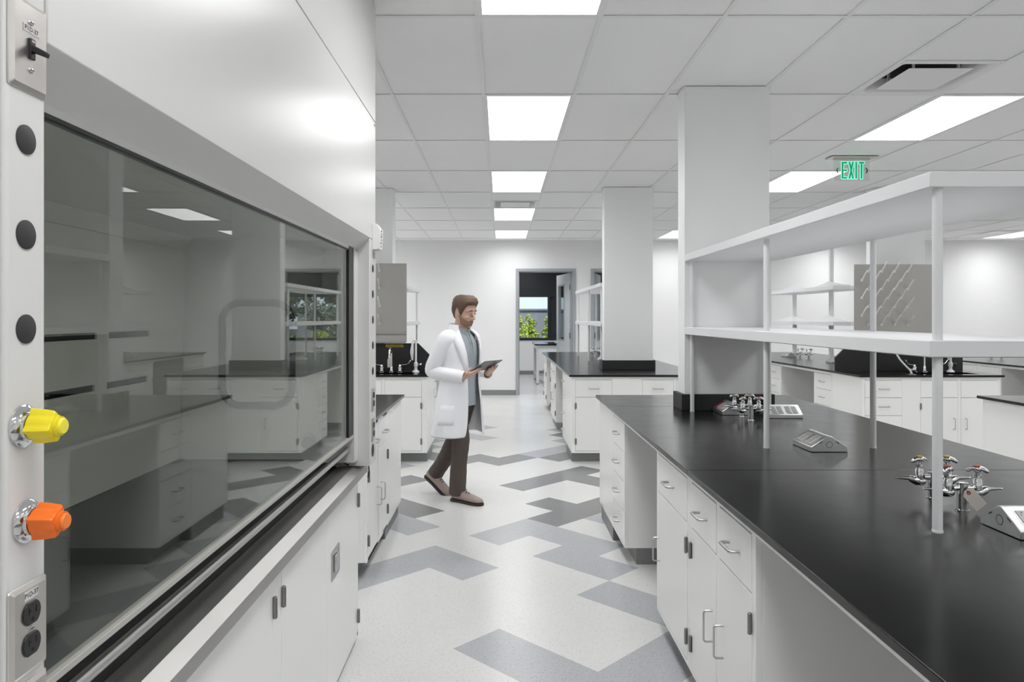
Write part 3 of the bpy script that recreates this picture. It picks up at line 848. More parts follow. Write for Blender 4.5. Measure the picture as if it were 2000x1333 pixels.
def tap(parent_t, x, y, s, cap, rot=0.0):
    """one needle valve with hose barb, arm along s*x"""
    z = .070
    b = MB()
    b.tube([(0, y, z), (s*.030, y, z), (s*.034, y, z)], [.0085, .0085, .012], 14)
    b.tube([(s*.030, y, z - .012), (s*.040, y, z - .014), (s*.056, y, z - .012), (s*.070, y, z - .006), (s*.080, y, z - .002)], [.010, .0135, .0145, .012, .0085], 14)
    b.lathe([(.0125, -.008), (.0132, .0), (.0132, .024), (.0108, .028), (.0108, .033), (.0118, .034), (.0118, .040), (.0075, .043), (.0075, .050)], 16, (s*.046, y, z))
    b.build('valve_body', M['chrome'], parent_t, world=False, smooth=True)
    hb = MB()
    pr = [(.0078, 0)]
    for k in range(7):
        r = .0066 - k * .00048
        pr += [(r, .003 + k*.0058), (r - .0016, .0082 + k*.0058)]
    pr += [(.0028, .046)]
    hb.lathe(pr, 12, (s*.078, y, z - .003), (s, 0, .02))
    hb.build('hose_barb', M['chrome'], parent_t, world=False, smooth=True, ang=30)
    hd = MB()
    c = Vector((s*.046, y, z + .050))
    a = rot
    ux = Vector((math.cos(a), math.sin(a), 0))
    uy = Vector((-math.sin(a), math.cos(a), 0))
    hd.lathe([(.007, 0), (.0125, .006), (.0135, .013), (.010, .017)], 16, c)
    for k in (-1, 1):
        hd.tube([c + ux*k*.006 + Vector((0,0,.012)), c + ux*k*.018 + Vector((0,0,.0085)), c + ux*k*.0265 + Vector((0,0,.0025)), c + ux*k*.029 + Vector((0,0,.0005))], [.0085, .0075, .0058, .003], 12)
    h = hd.build('wing_handle', M['chrome'], parent_t, world=False, smooth=True, ang=50)
    MB().lathe([(.0092, .0155), (.0096, .0175), (.0092, .0205)], 16, c).build('index_cap', M[cap], h, world=False, smooth=True)

def turret(cx, cy, rz, label, tagged=False, group='double gas tap turrets'):
    t = thing('gas_tap_turret', label, 'gas tap', (cx, cy, CT), rz, group)
    for y in (-.075, .075):
        MB().lathe([(.020, 0), (.020, .004), (.0152, .006), (.0152, .083), (.0165, .084), (.0165, .0865), (.013, .088)], 20, (0, y, 0)).build('tap_column', M['chrome'], t, world=False, smooth=True)
        for s in (-1, 1):
            tap(t, 0, y, s, 'caporange' if y < 0 else 'capyellow', rot={(-1, 1): .2, (1, 1): -.5, (-1, -1): .6, (1, -1): -.55}[(s, 1 if y > 0 else -1)])
    if tagged:
        tg = thing('paper_tag', 'blank manila paper tag hanging from the nearest gas taps', 'tag', (cx - .004, cy - .0965, CT + .070))
        m = MB()
        d = Vector((.62, -.15, -.77)).normalized(); u = Vector((.75, 0, .66)); u = (u - d*u.dot(d)).normalized(); n_ = d.cross(u)
        P = lambda a, b, k: tuple(d*a + u*b + n_*k)
        prof = [(0, -.008), (.010, -.020), (.068, -.020), (.068, .020), (.010, .020), (0, .008)]
        vs = [[P(a, b, k + .05*a*a) for a, b in prof] for k in (0, .0006)]
        m.rings(vs)
        m.build('tag_card', M['tag'], tg, world=False)
        r = MB()
        ring = lambda rr, k: [P(.012 + rr*math.cos(2*PI*i/16), rr*math.sin(2*PI*i/16), k) for i in range(16)]
        for k0, k1 in ((-.0002, -.0006), (.0008, .0012)):
            r.rings([ring(.0028, k0), ring(.0062, k0), ring(.0062, k1), ring(.0028, k1)], cap=False)
        r.build('eyelet', M['red'], tg, world=False)
        c = MB()
        c.tube([P(.012, 0, .003), (-.004, .004, .006), (.004, .018, .010), (.012, .012, .004), P(.012, .002, -.004), P(.012, 0, .003)], .0009, 6)
        c.build('tie_string', M['black'], tg, world=False)
    return t
turret(1.430, 2.285, 0, 'nearest chrome gas tap turret with orange and yellow caps and a paper tag', True)
turret(1.447, 4.205, 0, 'chrome gas tap turret with coloured caps in front of the near column curb')
turret(1.44, 10.85, 0, 'small chrome gas tap turret left of the second column, before the doorways')
turret(4.446, 10.45, .5, 'small chrome gas tap turret on the far right sink bench, seen under the shelf')
turret(7.12, 10.25, .3, 'chrome gas tap turret on the farthest right bench, peeping under the shelf edge')

# ---------------- splashbacks, peg boards, sink fittings
def splash(x0, x1, y, label):
    c = .15
    m = MB()
    m.prism([(x0, CT + .001), (x1, CT + .001), (x1, CT + c), (x1 - .16, CT + .31), (x0 + .16, CT + .31), (x0, CT + c)], 'y', y, y + .025)
    return tag(m.build('splashback', M['epoxyedge'], bevel=.002), label, 'splashback')
lsp = splash(-2.19, LX - .003, 7.85, 'black splashback with cut corner behind the left sink')
splash(DX0 + .003, DX1 - .075, 7.90, 'black splashback with cut corner behind the far right sink')
def pegboard(xr, w, y, z0, z1, cols, label):
    """cols: distance of each peg column from the right edge, and vertical phase"""
    t = thing('peg_board', label, 'peg board', (xr - w/2, y, z0), 0, 'stainless peg drying boards over the sinks')
    m = MB()
    m.box(xr - w, xr, y - .012, y, z0 + .085, z1)
    m.build('board', M['pegsteel'], t, bevel=.002)
    tr = MB()
    tr.prism([(y, z0 + .086), (y - .012, z0 + .086), (y - .075, z0 + .03), (y - .075, z0 + .075), (y - .078, z0 + .075), (y - .078, z0 + .0), (y, z0 + .0)], 'x', xr - w, xr)
    tr.build('drip_trough', M['pegsteel'], t)
    bk = MB()
    for bx in (xr - w*.75, xr - w*.25): bk.box(bx - .02, bx + .02, y, y + .26, z0 + .5, z0 + .54)
    bk.build('wall_bracket', M['pegsteel'], t)
    first = None
    for dx, ph in cols:
        k = 0
        while True:
            z = z1 - ph - .194 * k
            k += 1
            if z < z0 + .12: break
            px = xr - dx
            if first is None:
                p = MB()
                p.box(-.0115, .0115, -.008, 0, -.016, .010)
                p.tube([(0, -.006, -.004), (0, -.06, .044), (0, -.115, .092), (0, -.120, .0965)], [.0080, .0074, .0070, .0036], 8)
                first = p.build('peg', M['pegwhite'], t, world=False, smooth=True)
                first.location = Vector((px, y - .012, z)) - t.location
            else:
                q = first.copy(); COL.objects.link(q)
                q.location = Vector((px, y - .012, z)) - t.location
    return t
PC = [(.283 + .1444 * i, .075) for i in range(4)]
PCb = [(.283 + .0722 + .1444 * i, .172) for i in range(4)]
pegboard(-1.034, .87, 7.85, 1.24, 2.104, [(.297 + .1444 * i, .075) for i in range(4)], 'stainless peg drying board over the left sink, beside the fume hood')
pegboard(4.757, .868, 7.86, 1.24, 2.094, PC + PCb, 'stainless peg drying board with crossing white pegs, seen through the near shelves')

def blade_tap(x, y, s, label):
    t = thing('blade_handle', label, 'tap', (x, y, CT), 0, 'chrome wrist-blade taps at the sinks')
    m = MB()
    m.lathe([(.030, 0), (.030, .010), (.020, .016), (.018, .03), (.024, .036), (.024, .052), (.016, .058), (.014, .075), (.010, .08)], 18)
    m.build('tap_body', M['chrome'], t, world=False, smooth=True)
    b = MB()
    b.tube([(0, -.0, .072), (s*.03, -.01, .078), (s*.07, -.02, .082), (s*.10, -.028, .096), (s*.118, -.034, .125), (s*.122, -.036, .135)], [.009, .008, .009, .013, .014, .008], 12, squash=.5)
    b.build('blade', M['chrome'], t, world=False, smooth=True, ang=60)
    return t
def gooseneck(x, y, label, tagl=None):
    t = thing('gooseneck_faucet', label, 'faucet', (x, y, CT), 0, 'chrome gooseneck faucets at the sinks')
    m = MB()
    m.lathe([(.030, 0), (.030, .012), (.017, .018), (.015, .06), (.012, .065)], 18)
    m.build('faucet_base', M['chrome'], t, world=False, smooth=True)
    pts = [(0, 0, .05), (0, 0, .20)] + [(0, -.075 + .075*math.cos(a), .20 + .06*math.sin(a)) for a in [PI*k/10 for k in range(1, 11)]] + [(0, -.15, .17)]
    MB().tube(pts, .0105, 12).build('spout', M['chrome'], t, world=False, smooth=True, ang=60)
    s = MB()
    pr = [(.011, 0)]
    for k in range(7): pr += [(.014, .004 + k*.014), (.011, .010 + k*.014)]
    s.lathe(pr + [(.007, .11)], 12, (0, -.15, .175), (0, 0, -1))
    s.build('serrated_nozzle', M['chrome'], t, world=False, smooth=True, ang=30)
    if tagl:
        g = thing('hang_tag', tagl, 'tag', (x + .002, y - .158, CT + .165))
        MB().prism([(-.020, -.105), (.026, -.100), (.026, -.022), (.014, 0), (-.008, 0), (-.020, -.022)], 'y', -.011, -.0102).build('tag_card', M['tag'], g, world=False)
        MB().tube([(0, -.0095, -.008), (0, .008, .012)], .001, 6).build('tie_string', M['ink'], g, world=False)
    return t
def eyewash(x, y, label, knob):
    t = thing('eyewash_hose', label, 'eyewash', (x, y, CT), 0, 'white drench hose units at the sinks')
    m = MB()
    m.lathe([(.040, 0), (.038, .008), (.018, .026), (.016, .055), (.022, .06), (.022, .10), (.014, .108)], 20)
    m.build('unit_base', M['vwhite'], t, world=False, smooth=True)
    MB().tube([(0, 0, .10), (0, 0, .33), (-.006, -.004, .345), (-.020, -.012, .350), (-.030, -.016, .345)], [.012, .0115, .011, .011, .010], 12).build('hose_riser', M['vwhite'], t, world=False, smooth=True, ang=60)
    h = MB()
    h.tube([(-.028, -.016, .35), (-.034, -.02, .30), (-.038, -.024, .25), (-.040, -.026, .215), (-.036, -.024, .15), (-.034, -.022, .13)], [.010, .013, .018, .020, .012, .008], 12)
    h.build('spray_head', M['vwhite'], t, world=False, smooth=True, ang=60)
    MB().tube([(.014, 0, .08), (.045, 0, .08)], .009, 10).lathe([(.010, .04), (.017, .044), (.018, .055), (.014, .062)], 14, (0, 0, .08), (1, 0, 0)).build('side_knob', M[knob], t, world=False, smooth=True)
    return t
gooseneck(-1.19, 7.775, 'chrome gooseneck faucet with a hanging tag at the left sink', 'grey paper tag hanging from the left sink faucet')
blade_tap(-1.296, 7.775, -1, 'chrome blade tap left of the left sink faucet, beside the fume hood')
blade_tap(-1.098, 7.775, 1, 'chrome blade tap right of the left sink faucet')
eyewash(-.925, 7.775, 'white drench hose unit at the left sink, next to the person', 'chrome')
gooseneck(4.63, 7.80, 'chrome gooseneck faucet at the far right sink')
blade_tap(4.52, 7.80, -1, 'chrome blade tap left of the far right faucet')
blade_tap(4.738, 7.80, 1, 'chrome blade tap right of the far right faucet, beside the shelf post')
eyewash(4.915, 7.80, 'white drench hose unit with black knob at the far right sink', 'black')
b = thing('steel_bracket', 'small chrome box beside the left blade tap of the far right sink', 'box', (4.46, 7.745, CT))
MB().box(-.036, .036, -.02, .02, 0.0, .038).build('bracket_body', M['chrome'], b, world=False, bevel=.003)
hose = MB()
hose.tube([(4.27, 7.80, 1.238), (4.275, 7.785, 1.20), (4.285, 7.75, 1.13), (4.32, 7.72, 1.05), (4.37, 7.70, .985), (4.405, 7.685, .945), (4.42, 7.67, .90), (4.425, 7.66, .86)], .010, 10)
tag(hose.build('drain_hose', M['vwhite'], smooth=True, ang=60), 'white drain hose curving from the far right peg board down into its sink', 'hose')
lb = MB().box(-1.262, -1.07, 7.8485, 7.8497, CT + .268, CT + .298).build('caution_label', M['caution'], lsp)
lb['label'] = 'yellow caution strip'
tx = MB()
for r_ in (0, 1):
    q = -1.252
    rr = random.Random(5 + r_)
    while q < -1.085:
        w_ = rr.uniform(.006, .016)
        tx.box(q, q + w_, 7.8478, 7.8486, CT + .273 + .0125*r_, CT + .280 + .0125*r_); q += w_ + .004
tx.build('print', M['ink'], lb, world=True)
tr = MB().box(-1.27, -1.04, 7.79, 7.845, CT + .3105, CT + .3225).build('squeegee_rail', M['vwhite'], bevel=.002)
tag(tr, 'thin white strip on top of the left black splashback, under the peg board', 'strip')
# ================================================================ fume hood on the left
hood = thing('fume_hood', 'large white fume hood with grey glass sash filling the left of the photo', 'fume hood', (-1.1, 2.1, .78))
HX = -.60                                   # face plane
NY0, NY1, FY0, FY1 = .866, .942, 3.267, 3.43
HZ0, HZ1 = 1.824, 1.876                      # sloped header
GXP = -.665                                  # glass plane
post = MB()
post.box(-.80, HX, NY0, NY1, .831, CEIL - .004)
post.build('near_post', M['hoodwhite'], hood, bevel=.006, segs=3)
m = MB(); m.box(-.80, HX - .010, .55, NY0 - .004, .84, CEIL - .004)
m.build('filler_panel', M['hoodwhite'], hood, bevel=.004)
post = MB(); post.box(-.80, HX, FY0, FY1, .831, HZ1)
post.build('far_post', M['hoodwhite'], hood, bevel=.003)
# sloped header with a lip
hd = MB()
hd.prism([(HX, HZ1), (-.80, HZ1), (-.80, HZ0 - .005), (-.668, HZ0 - .005), (-.668, HZ0 - .012), (-.660, HZ0 - .012), (-.660, HZ0)], 'y', NY1 + .0, FY0 + .007)
hd.build('sloped_header', M['hoodwhite'], hood)
# upper panels
up = MB(); up.box(-1.55, HX, NY1 + .002, FY1 - .012, HZ1 + .001, 2.443)
up.build('front_panel', M['hoodwhite'], hood, bevel=.0025)
up = MB(); up.box(-1.55, HX, NY1 + .002, FY1 - .012, 2.447, CEIL - .004)
up.build('access_panel', M['hoodwhite'], hood, bevel=.0025)
up = MB(); up.box(-1.55, HX - .004, FY1 - .011, FY1, HZ1 + .001, CEIL - .004)
up.build('edge_trim', M['hoodwhite'], hood, bevel=.0015)
b = MB(); b.lathe([(.006, 0), (.006, .004), (.003, .006)], 12, (HX, 3.385, 2.425), (1, 0, 0)); b.build('screw', M['steelflat'], hood, smooth=True)
# liner: back baffles with slots, sides, top, work surface
BXL = lambda z: -1.476 + (z - .86) * .0418
lin = MB()
lin.box(-1.55, -.70, FY0 + .003, FY0 + .02, .83, 2.30)
lin.build('side_liner', M['liner'], hood)
lin = MB(); lin.box(-1.55, -.70, .80, .84, .83, 2.30)
lin.build('side_liner', M['liner'], hood)
lin = MB(); lin.box(-1.55, -.70, .84, FY0 + .003, 2.28, 2.30)
lin.build('top_liner', M['liner'], hood)
lin = MB(); lin.box(-1.55, -.775, .84, FY0 + .003, .835, .862)
lin.build('work_surface', M['epoxyedge'], hood)
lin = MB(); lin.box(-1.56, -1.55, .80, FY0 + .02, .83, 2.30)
lin.build('rear_panel', M['linershade'], hood)  # coloured dark so the cavity behind the slots looks shaded
def baf(z0, z1, y0, y1, x0=None, x1=None):
    xa = BXL(z0) if x0 is None else x0; xb = BXL(z1) if x1 is None else x1
    return [(xa, z0), (xb, z1), (xb - .008, z1), (xa - .008, z0)], y0, y1
bf = MB()
for z0, z1 in ((.864, 1.248), (1.272, 1.435), (1.459, 1.817)):
    p, a, c = baf(z0, z1, .845, FY0); bf.prism(p, 'y', a, c)
for z0, z1 in ((1.248, 1.272), (1.435, 1.459)):
    for y0, y1 in ((.845, 1.0), (1.70, 1.78), (2.565, 2.645), (2.95, FY0)):
        p, a, c = baf(z0, z1, y0, y1); bf.prism(p, 'y', a, c)
p, a, c = baf(1.819, 2.27, .845, FY0, BXL(1.819), -1.20); bf.prism(p, 'y', a, c)
bf.build('rear_baffle', M['liner'], hood)
# access cover gasket on the far inner side
def ringp(w, h, r, y): return [(q[0], y, q[1]) for q in rrect(-1.115, 1.345, w, h, r, 8)]
g = MB(); yl = FY0 + .003
g.rings([ringp(.35, .50, .10, yl), ringp(.35, .50, .10, yl - .008), ringp(.29, .44, .07, yl - .008), ringp(.29, .44, .07, yl)], cap=False)
g.build('access_gasket', M['gasket'], hood)
g = MB()
g.lathe([(.036, 0), (.036, .010), (.022, .012), (.018, .004)], 20, (-.88, yl, .945), (0, -1, 0))
g.build('cable_port', M['ivory'], hood, smooth=True)
# sash
sash = bpy.data.objects.new('sash', None); COL.objects.link(sash); sash.parent = hood
gb = MB(); gb.box(GXP - .006, GXP, NY1 + .002, 3.10, .9885, HZ0 + .02); gb.build('sash_glass', M['sash'], sash)
r_ = MB(); r_.box(GXP - .010, GXP + .010, NY1 + .002, 3.185, .977, .9885)
r_.build('sash_rail', M['rail'], sash, bevel=.001)
r_ = MB(); r_.box(GXP - .012, GXP + .006, 3.10, 3.19, .990, HZ0 + .02)
r_.build('sash_track', M['black'], hood)
r_ = MB(); r_.box(-.80, -.655, 3.192, FY0 + .001, .862, HZ0 - .002)
r_.build('track_cover', M['hoodwhite'], hood, bevel=.001)
r_ = MB(); r_.box(GXP - .014, GXP + .004, NY1, 3.10, HZ0 - .018, HZ0 - .003)
r_.build('sash_seal', M['black'], hood)
# airfoil bar and sill
b = MB()
n = 20
foil = [(-.685 + .0115*math.cos(2*PI*k/n), .921 + .0115*math.sin(2*PI*k/n)) for k in range(n)]
b.prism(foil, 'y', NY1 + .002, 3.19)
b.build('airfoil_bar', M['steel'], hood, smooth=True, ang=50)
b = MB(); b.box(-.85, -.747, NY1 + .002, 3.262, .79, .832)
b.build('airfoil_gap_shade', M['linershade'], hood)  # solid dark box, paints the shade under the airfoil bar
s = MB()
s.prism([(-.745, .830), (-.675, .830), (-.6396, .8096), (-.6396, .7735), (-.745, .7735)], 'y', .55, 3.425)
s.prism([(-.745, .830), (-.675, .830), (-.660, .8205), (-.660, .7735), (-.745, .7735)], 'y', 3.425, 3.445)
s.build('sill', M['sill'], hood)
c = MB(); c.tube([(-.72, 3.20, .872), (-.70, 3.262, .838), (-.668, 3.33, .834), (-.650, 3.40, .826), (-.637, 3.436, .812), (-.634, 3.440, .770), (-.640, 3.444, .74)], .0035, 8)
c.build('cord', M['black'], hood, smooth=True, ang=60)
# hole plugs
def plug(y, z, r=.0185):
    MB().lathe([(r, 0), (r, .0015), (r * .8, .003), (.001, .0038)], 24, (HX, y, z), (1, 0, 0)).build('hole_plug', M['plug'], hood, smooth=True, ang=50)
PYN, PYF = .9012, 3.345
for z in (1.739, 1.619, 1.4998): plug(PYN, z)
for z in (1.742, 1.622, 1.502, 1.382, 1.262): plug(PYF, z)
plug(PYF, .890, .030)
# service knobs
def knob(y, z, mat, top, rot):
    MB().lathe([(.0268, 0), (.0268, .003), (.023, .006), (.0175, .008), (.0175, .012), (.014, .013), (.014, .018), (.012, .018)], 28, (HX, y, z), (1, 0, 0)).build('knob_flange', M['chrome'], hood, smooth=True)
    k = MB()
    def prof(r, lobe, x):
        pts = []
        for i in range(48):
            a = 2*PI*i/48 + rot
            c = max(0, math.cos(4*(a - rot))) ** 2.2 * (1.0 if math.cos(2*(a - rot)) > 0 else .75)
            rr = r + lobe * c
            pts.append((HX + x, y + rr*math.cos(a), z + rr*math.sin(a)))
        return pts
    k.rings([prof(.0150, .0055, .0125), prof(.0168, .0065, .0135), prof(.0160, .0062, .028), prof(.0148, .0055, .041), prof(.0138, .0045, .0432), prof(.0122, .0, .0436), prof(.0122, .0, .0485)])
    o = k.build('service_knob', M[mat], hood, smooth=True, ang=32)
    t_ = MB(); t_.lathe([(.0098, .0483), (.0098, .051), (.0088, .0525), (.001, .0528)], 24, (HX, y, z), (1, 0, 0))
    t_.build('index_button', M[top], o, smooth=True)
knob(.8960, 1.378, 'yellow', 'yellowtop', 1.75)
knob(.9015, 1.257, 'orange', 'orangetop', 1.25)
# electrical plates
def plate(y, z, w=.070, h=.1145, name='cover_plate'):
    m = MB()
    rg = lambda i, x, r: [(HX + x, y + q[0], z + q[1]) for q in rrect(0, 0, w - 2*i, h - 2*i, r)]
    m.rings([rg(0, .0002, .004), rg(.0005, .002, .004), rg(.006, .0055, .003), rg(.0065, .0055, .003)])
    return m.build(name, M['steelflat'], hood, smooth=True, ang=25)
def screw(p, y, z):
    m = MB(); m.lathe([(.0035, .0054), (.0035, .0066), (.002, .0074), (.0005, .0075)], 12, (HX, y, z), (1, 0, 0))
    m.build('screw', M['steel'], p, smooth=True)
    s = MB(); s.box(HX + .0070, HX + .0078, y - .0028, y + .0028, z - .0004, z + .0004); s.build('screw_slot', M['slot'], p)
def plabel(p, y, z, w=.026, h=.0095):
    m = MB().box(HX + .0055, HX + .0060, y - w/2, y + w/2, z - h/2, z + h/2).build('circuit_label', M['paper'], p)
    return m
def lettering(p, y, z, size):
    cu = text('lettering', 'P1D-37', size, p, (HX + .0062, y, z), (PI/2, 0, PI/2), M['ink'], .0001)
p = plate(.9035, 1.857, .072)
for dz in (.030, -.030): screw(p, .9035, 1.857 + dz)
l = plabel(p, .9035, 1.878, .030, .009); lettering(p, .9035, 1.878, .0085)
tg = MB()
tg.box(HX + .005, HX + .0085, .8985, .9085, 1.841, 1.867)
tg.prism([(HX + .005, 1.861), (HX + .005, 1.851), (HX + .026, 1.843), (HX + .0275, 1.849)], 'y', .8995, .9075)
tg.build('toggle', M['black'], p, bevel=.001)
tg = MB(); tg.box(HX + .0086, HX + .0088, .9005, .9065, 1.862, 1.865); tg.build('toggle_mark', M['ivory'], p)
def duplex(y, z, lab=True, w=.072):
    p = plate(y, z, w)
    for dz in (.0195, -.0195):
        m = MB()
        pts = []
        for i in range(24):
            a = 2*PI*i/24
            pts.append((y + .0165*math.cos(a), z + dz + max(-.0140, min(.0140, .0165*math.sin(a)))))
        m.prism(pts, 'x', HX + .005, HX + .0078)
        o = m.build('receptacle', M['black'], p, bevel=.0008)
        s = MB(); x0, x1 = HX + .0074, HX + .0081
        s.box(x0, x1, y - .0075, y - .0060, z + dz - .001, z + dz + .008)
        s.box(x0, x1, y - .0075, y - .0030, z + dz + .0028, z + dz + .0042)
        s.box(x0, x1, y + .0060, y + .0075, z + dz - .001, z + dz + .008)
        s.prism([(y + .0026*math.cos(2*PI*i/12), z + dz - .0075 + .0026*math.sin(2*PI*i/12)) for i in range(12)], 'x', x0, x1)
        s.build('socket_slots', M['slot'], o)
    screw(p, y, z)
    if lab:
        l = plabel(p, y, z + .0435, .026, .012); lettering(p, y, z + .0435, .0085)
    return p
duplex(.9035, 1.121); duplex(.9035, .998, False)
duplex(PYF, 1.130, True, .07); duplex(PYF, .990, True, .07)
# airflow monitor box near the far post
mo = MB()
mo.prism([(HX, 1.952), (HX + .020, 1.950), (HX + .040, 1.925), (HX + .034, 1.832), (HX, 1.830)], 'y', 3.33, 3.405)
mon = mo.build('airflow_monitor', M['steelwhite'], hood, bevel=.002)
mb = MB(); mb.box(HX - .001, HX + .003, 3.345, 3.40, 1.795, 1.835); mb.lathe([(.005, .003), (.005, .006)], 10, (HX, 3.37, 1.812), (1, 0, 0))
mb.build('mounting_bracket', M['pull'], mon)
for i, (z, mt, r) in enumerate(((1.918, 'plug', .004), (1.905, 'plug', .003), (1.892, 'plug', .005), (1.878, 'ink', .003), (1.862, 'red', .005), (1.846, 'plug', .003))):
    xx = HX + .034 + (z - 1.832) * .0645
    MB().lathe([(r, -.001), (r, .002)], 12, (xx, 3.355 + .012 * (i % 2), z), (1, 0, -.06)).build('indicator', M[mt], mon, smooth=True)

# base cabinet under the hood
BX = -.670
hb = thing('hood_base_cabinet', 'white acid storage cabinet with flush doors under the fume hood', 'cabinet', (-1.1, 2.1, 0))
m = MB(); m.box(-1.50, BX - .019, .60, 3.35, .022, .772)
for a, c in ((.60, .92), (1.48, 1.52), (2.10, 2.18), (3.332, 3.35)): m.box(BX - .019, BX, a, c, .022, .772)
m.box(BX - .019, BX, .60, 3.35, .757, .772); m.box(BX - .019, BX, .60, 3.35, .022, .040)
m.build('carcass', M['steelwhite'], hb, bevel=.001)
MB().box(-1.45, BX - .03, .62, 3.33, 0, .022).build('toe_kick', M['toe'], hb)
def hdoor(y0, y1, hy):
    d = MB().box(BX - .018, BX + .001, y0 + .0015, y1 - .0015, .0415, .7555).build('door', M['steelwhite'], hb, bevel=.0015)
    if hy is None: return d
    for z in (.66, .12):
        m = MB()
        m.tube([(BX + .007, hy, z - .033), (BX + .007, hy, z - .03), (BX + .007, hy, z + .03), (BX + .007, hy, z + .033)], [.004, .0068, .0068, .004], 10)
        for k in (-.012, .012): m.lathe([(.0073, -.0012), (.0073, .0012)], 10, (BX + .007, hy, z + k))
        m.box(BX, BX + .004, hy - .006, hy + .006, z - .03, z + .03)
        m.build('hinge', M['hinge'], d, smooth=True)
    return d
hdoor(.92, 1.48, .925); hdoor(1.52, 2.10, 2.098); hdoor(2.18, 2.747, 2.182)
d = hdoor(2.747, 3.332, 3.33)
pm = MB()
rg = lambda w, h, x, r: [(BX + x, q[0], q[1]) for q in rrect(2.885, .525, w, h, r)]
pm.rings([rg(.140, .118, .001, .006), rg(.140, .118, .0035, .006), rg(.110, .092, .0035, .005), rg(.104, .086, .0016, .005)])
pm.build('flush_pull', M['pull'], d, smooth=True, ang=30)
pm = MB(); pm.box(BX + .002, BX + .009, 2.862, 2.915, .490, .555)
pm.build('pull_lever', M['chrome'], d, bevel=.002)
# ================================================================ room behind the doors and the garden
RZ = 3.0; WY = 18.8
struct(MB().box(-2.5, 8.5, 13.95, WY + .15, -.02, -.001).build('floor_2', pbr('pale_floor', (0.60, 0.60, 0.59), 0.22, var=.03, vscale=2)))
struct(MB().box(-2.5, 8.5, 13.96, WY, RZ, RZ + .1).build('ceiling_2', M['ceil']))
struct(MB().box(-2.62, -2.5, 13.96, WY, 0, RZ).build('wall_office_left', M['wall']))
struct(MB().box(8.5, 8.62, 13.96, WY, 0, RZ).build('wall_office_right', M['wall']))
w = MB(); w.box(-2.5, 8.5, WY, WY + .15, 0, .90)
struct(w.build('wall_window', M['wall']))
struct(MB().box(-2.5, 8.5, WY - .008, WY, 0, .10).build('baseboard_office', M['base']))
wf = MB()
wf.box(-2.5, 8.5, WY - .02, WY + .15, .90, .965)
wf.box(-2.5, 8.5, WY - .02, WY + .15, 2.04, 2.09)
for a, b in ((-2.5, -2.3), (1.24, 1.30), (1.62, 1.68), (2.66, 2.72), (3.55, 3.61), (5.2, 5.26), (8.3, 8.5)): wf.box(a, b, WY - .02, WY + .15, .965, 2.04)
win = struct(wf.build('window_1', M['blackframe'], bevel=.004))
sp = MB(); sp.box(-2.5, 8.5, WY, WY + .15, 2.09, RZ); sp.box(1.30, 1.62, WY + .02, WY + .15, .965, 2.04); sp.box(1.68, 2.45, WY + .02, WY + .15, .965, 2.04)
sp.build('spandrel', M['blackframe'], win)
pv = MB()
for a, b in ((-2.3, 1.24), (2.45, 2.66), (2.72, 3.55), (3.61, 5.2), (5.26, 8.3)): pv.box(a, b, WY + .06, WY + .066, .965, 2.04)
pv.build('pane', M['glass'], win)
for i, (px, py) in enumerate(((.6, 15.4), (3.2, 15.4), (.6, 17.6), (3.2, 17.6))):
    q = copy_tree(lp); q.location = (px - .3, py - .6, RZ - .065); q['label'] = 'ceiling light panel in the room behind the doorways, %s' % ['above the door leaf on the left', 'above the right door leaf', 'by the window on the left', 'by the window on the right'][i]
    q['group'] = 'light panels of the room behind'
# lab table in the back room
tb = thing('lab_table', 'white-legged table with a black top seen through the left doorway', 'table', (1.5, 16.7, 0))
MB().box(.76, 2.3, 16.0, 17.4, .875, .905).build('table_top', M['epoxy'], tb, bevel=.002)
ap = MB(); ap.box(.80, 2.26, 16.04, 16.07, .79, .875); ap.box(.80, 2.26, 17.33, 17.36, .79, .875); ap.box(.80, .83, 16.07, 17.33, .79, .875); ap.box(2.23, 2.26, 16.07, 17.33, .79, .875)
ap.build('apron', M['steelwhite'], tb)
for a in (.80, 2.20):
    for b in (16.04, 17.30):
        l = MB().box(a, a + .06, b, b + .06, .02, .79).build('leg', M['steelwhite'], tb, bevel=.003)
        MB().lathe([(.026, 0), (.022, .02)], 12, (a + .03, b + .03, 0)).build('foot', M['toe'], l, smooth=True)
st = MB(); st.box(.82, .85, 16.1, 17.3, .14, .19); st.box(2.21, 2.24, 16.1, 17.3, .14, .19); st.box(.85, 2.21, 16.68, 16.72, .14, .19)
st.build('stretcher', M['steelwhite'], tb)

# garden
struct(MB().box(-40, 60, WY + .16, 90, -.12, -.02).build('ground', pbr('garden_soil', (0.10, 0.085, 0.06), 0.9, var=.3, vscale=3)))
bl = thing('building', 'blue-grey flat building behind the garden shrubs outside the window', 'building', (-6, 40, 0))
MB().box(-30, 9.5, 38, 46, -.02, 1.86).build('building_wall', pbr('grey_stucco', (0.18, 0.19, 0.215), 0.8, var=.05), bl)
MB().box(-30.1, 9.6, 37.9, 46.1, 1.86, 1.95).build('parapet', pbr('grey_coping', (0.15, 0.16, 0.19), 0.7, var=.05), bl)
def leafmat(n, c):
    m = pbr(n, c, 0.5, var=.35, vscale=3)
    return m
LM = [leafmat('leaf_yellowgreen', (0.36, 0.46, 0.045)), leafmat('leaf_lime', (0.24, 0.38, 0.05)), leafmat('leaf_dark', (0.11, 0.145, 0.085)), leafmat('leaf_grey', (0.26, 0.29, 0.22))]
bark = pbr('bark', (0.07, 0.055, 0.04), 0.9, var=.3)
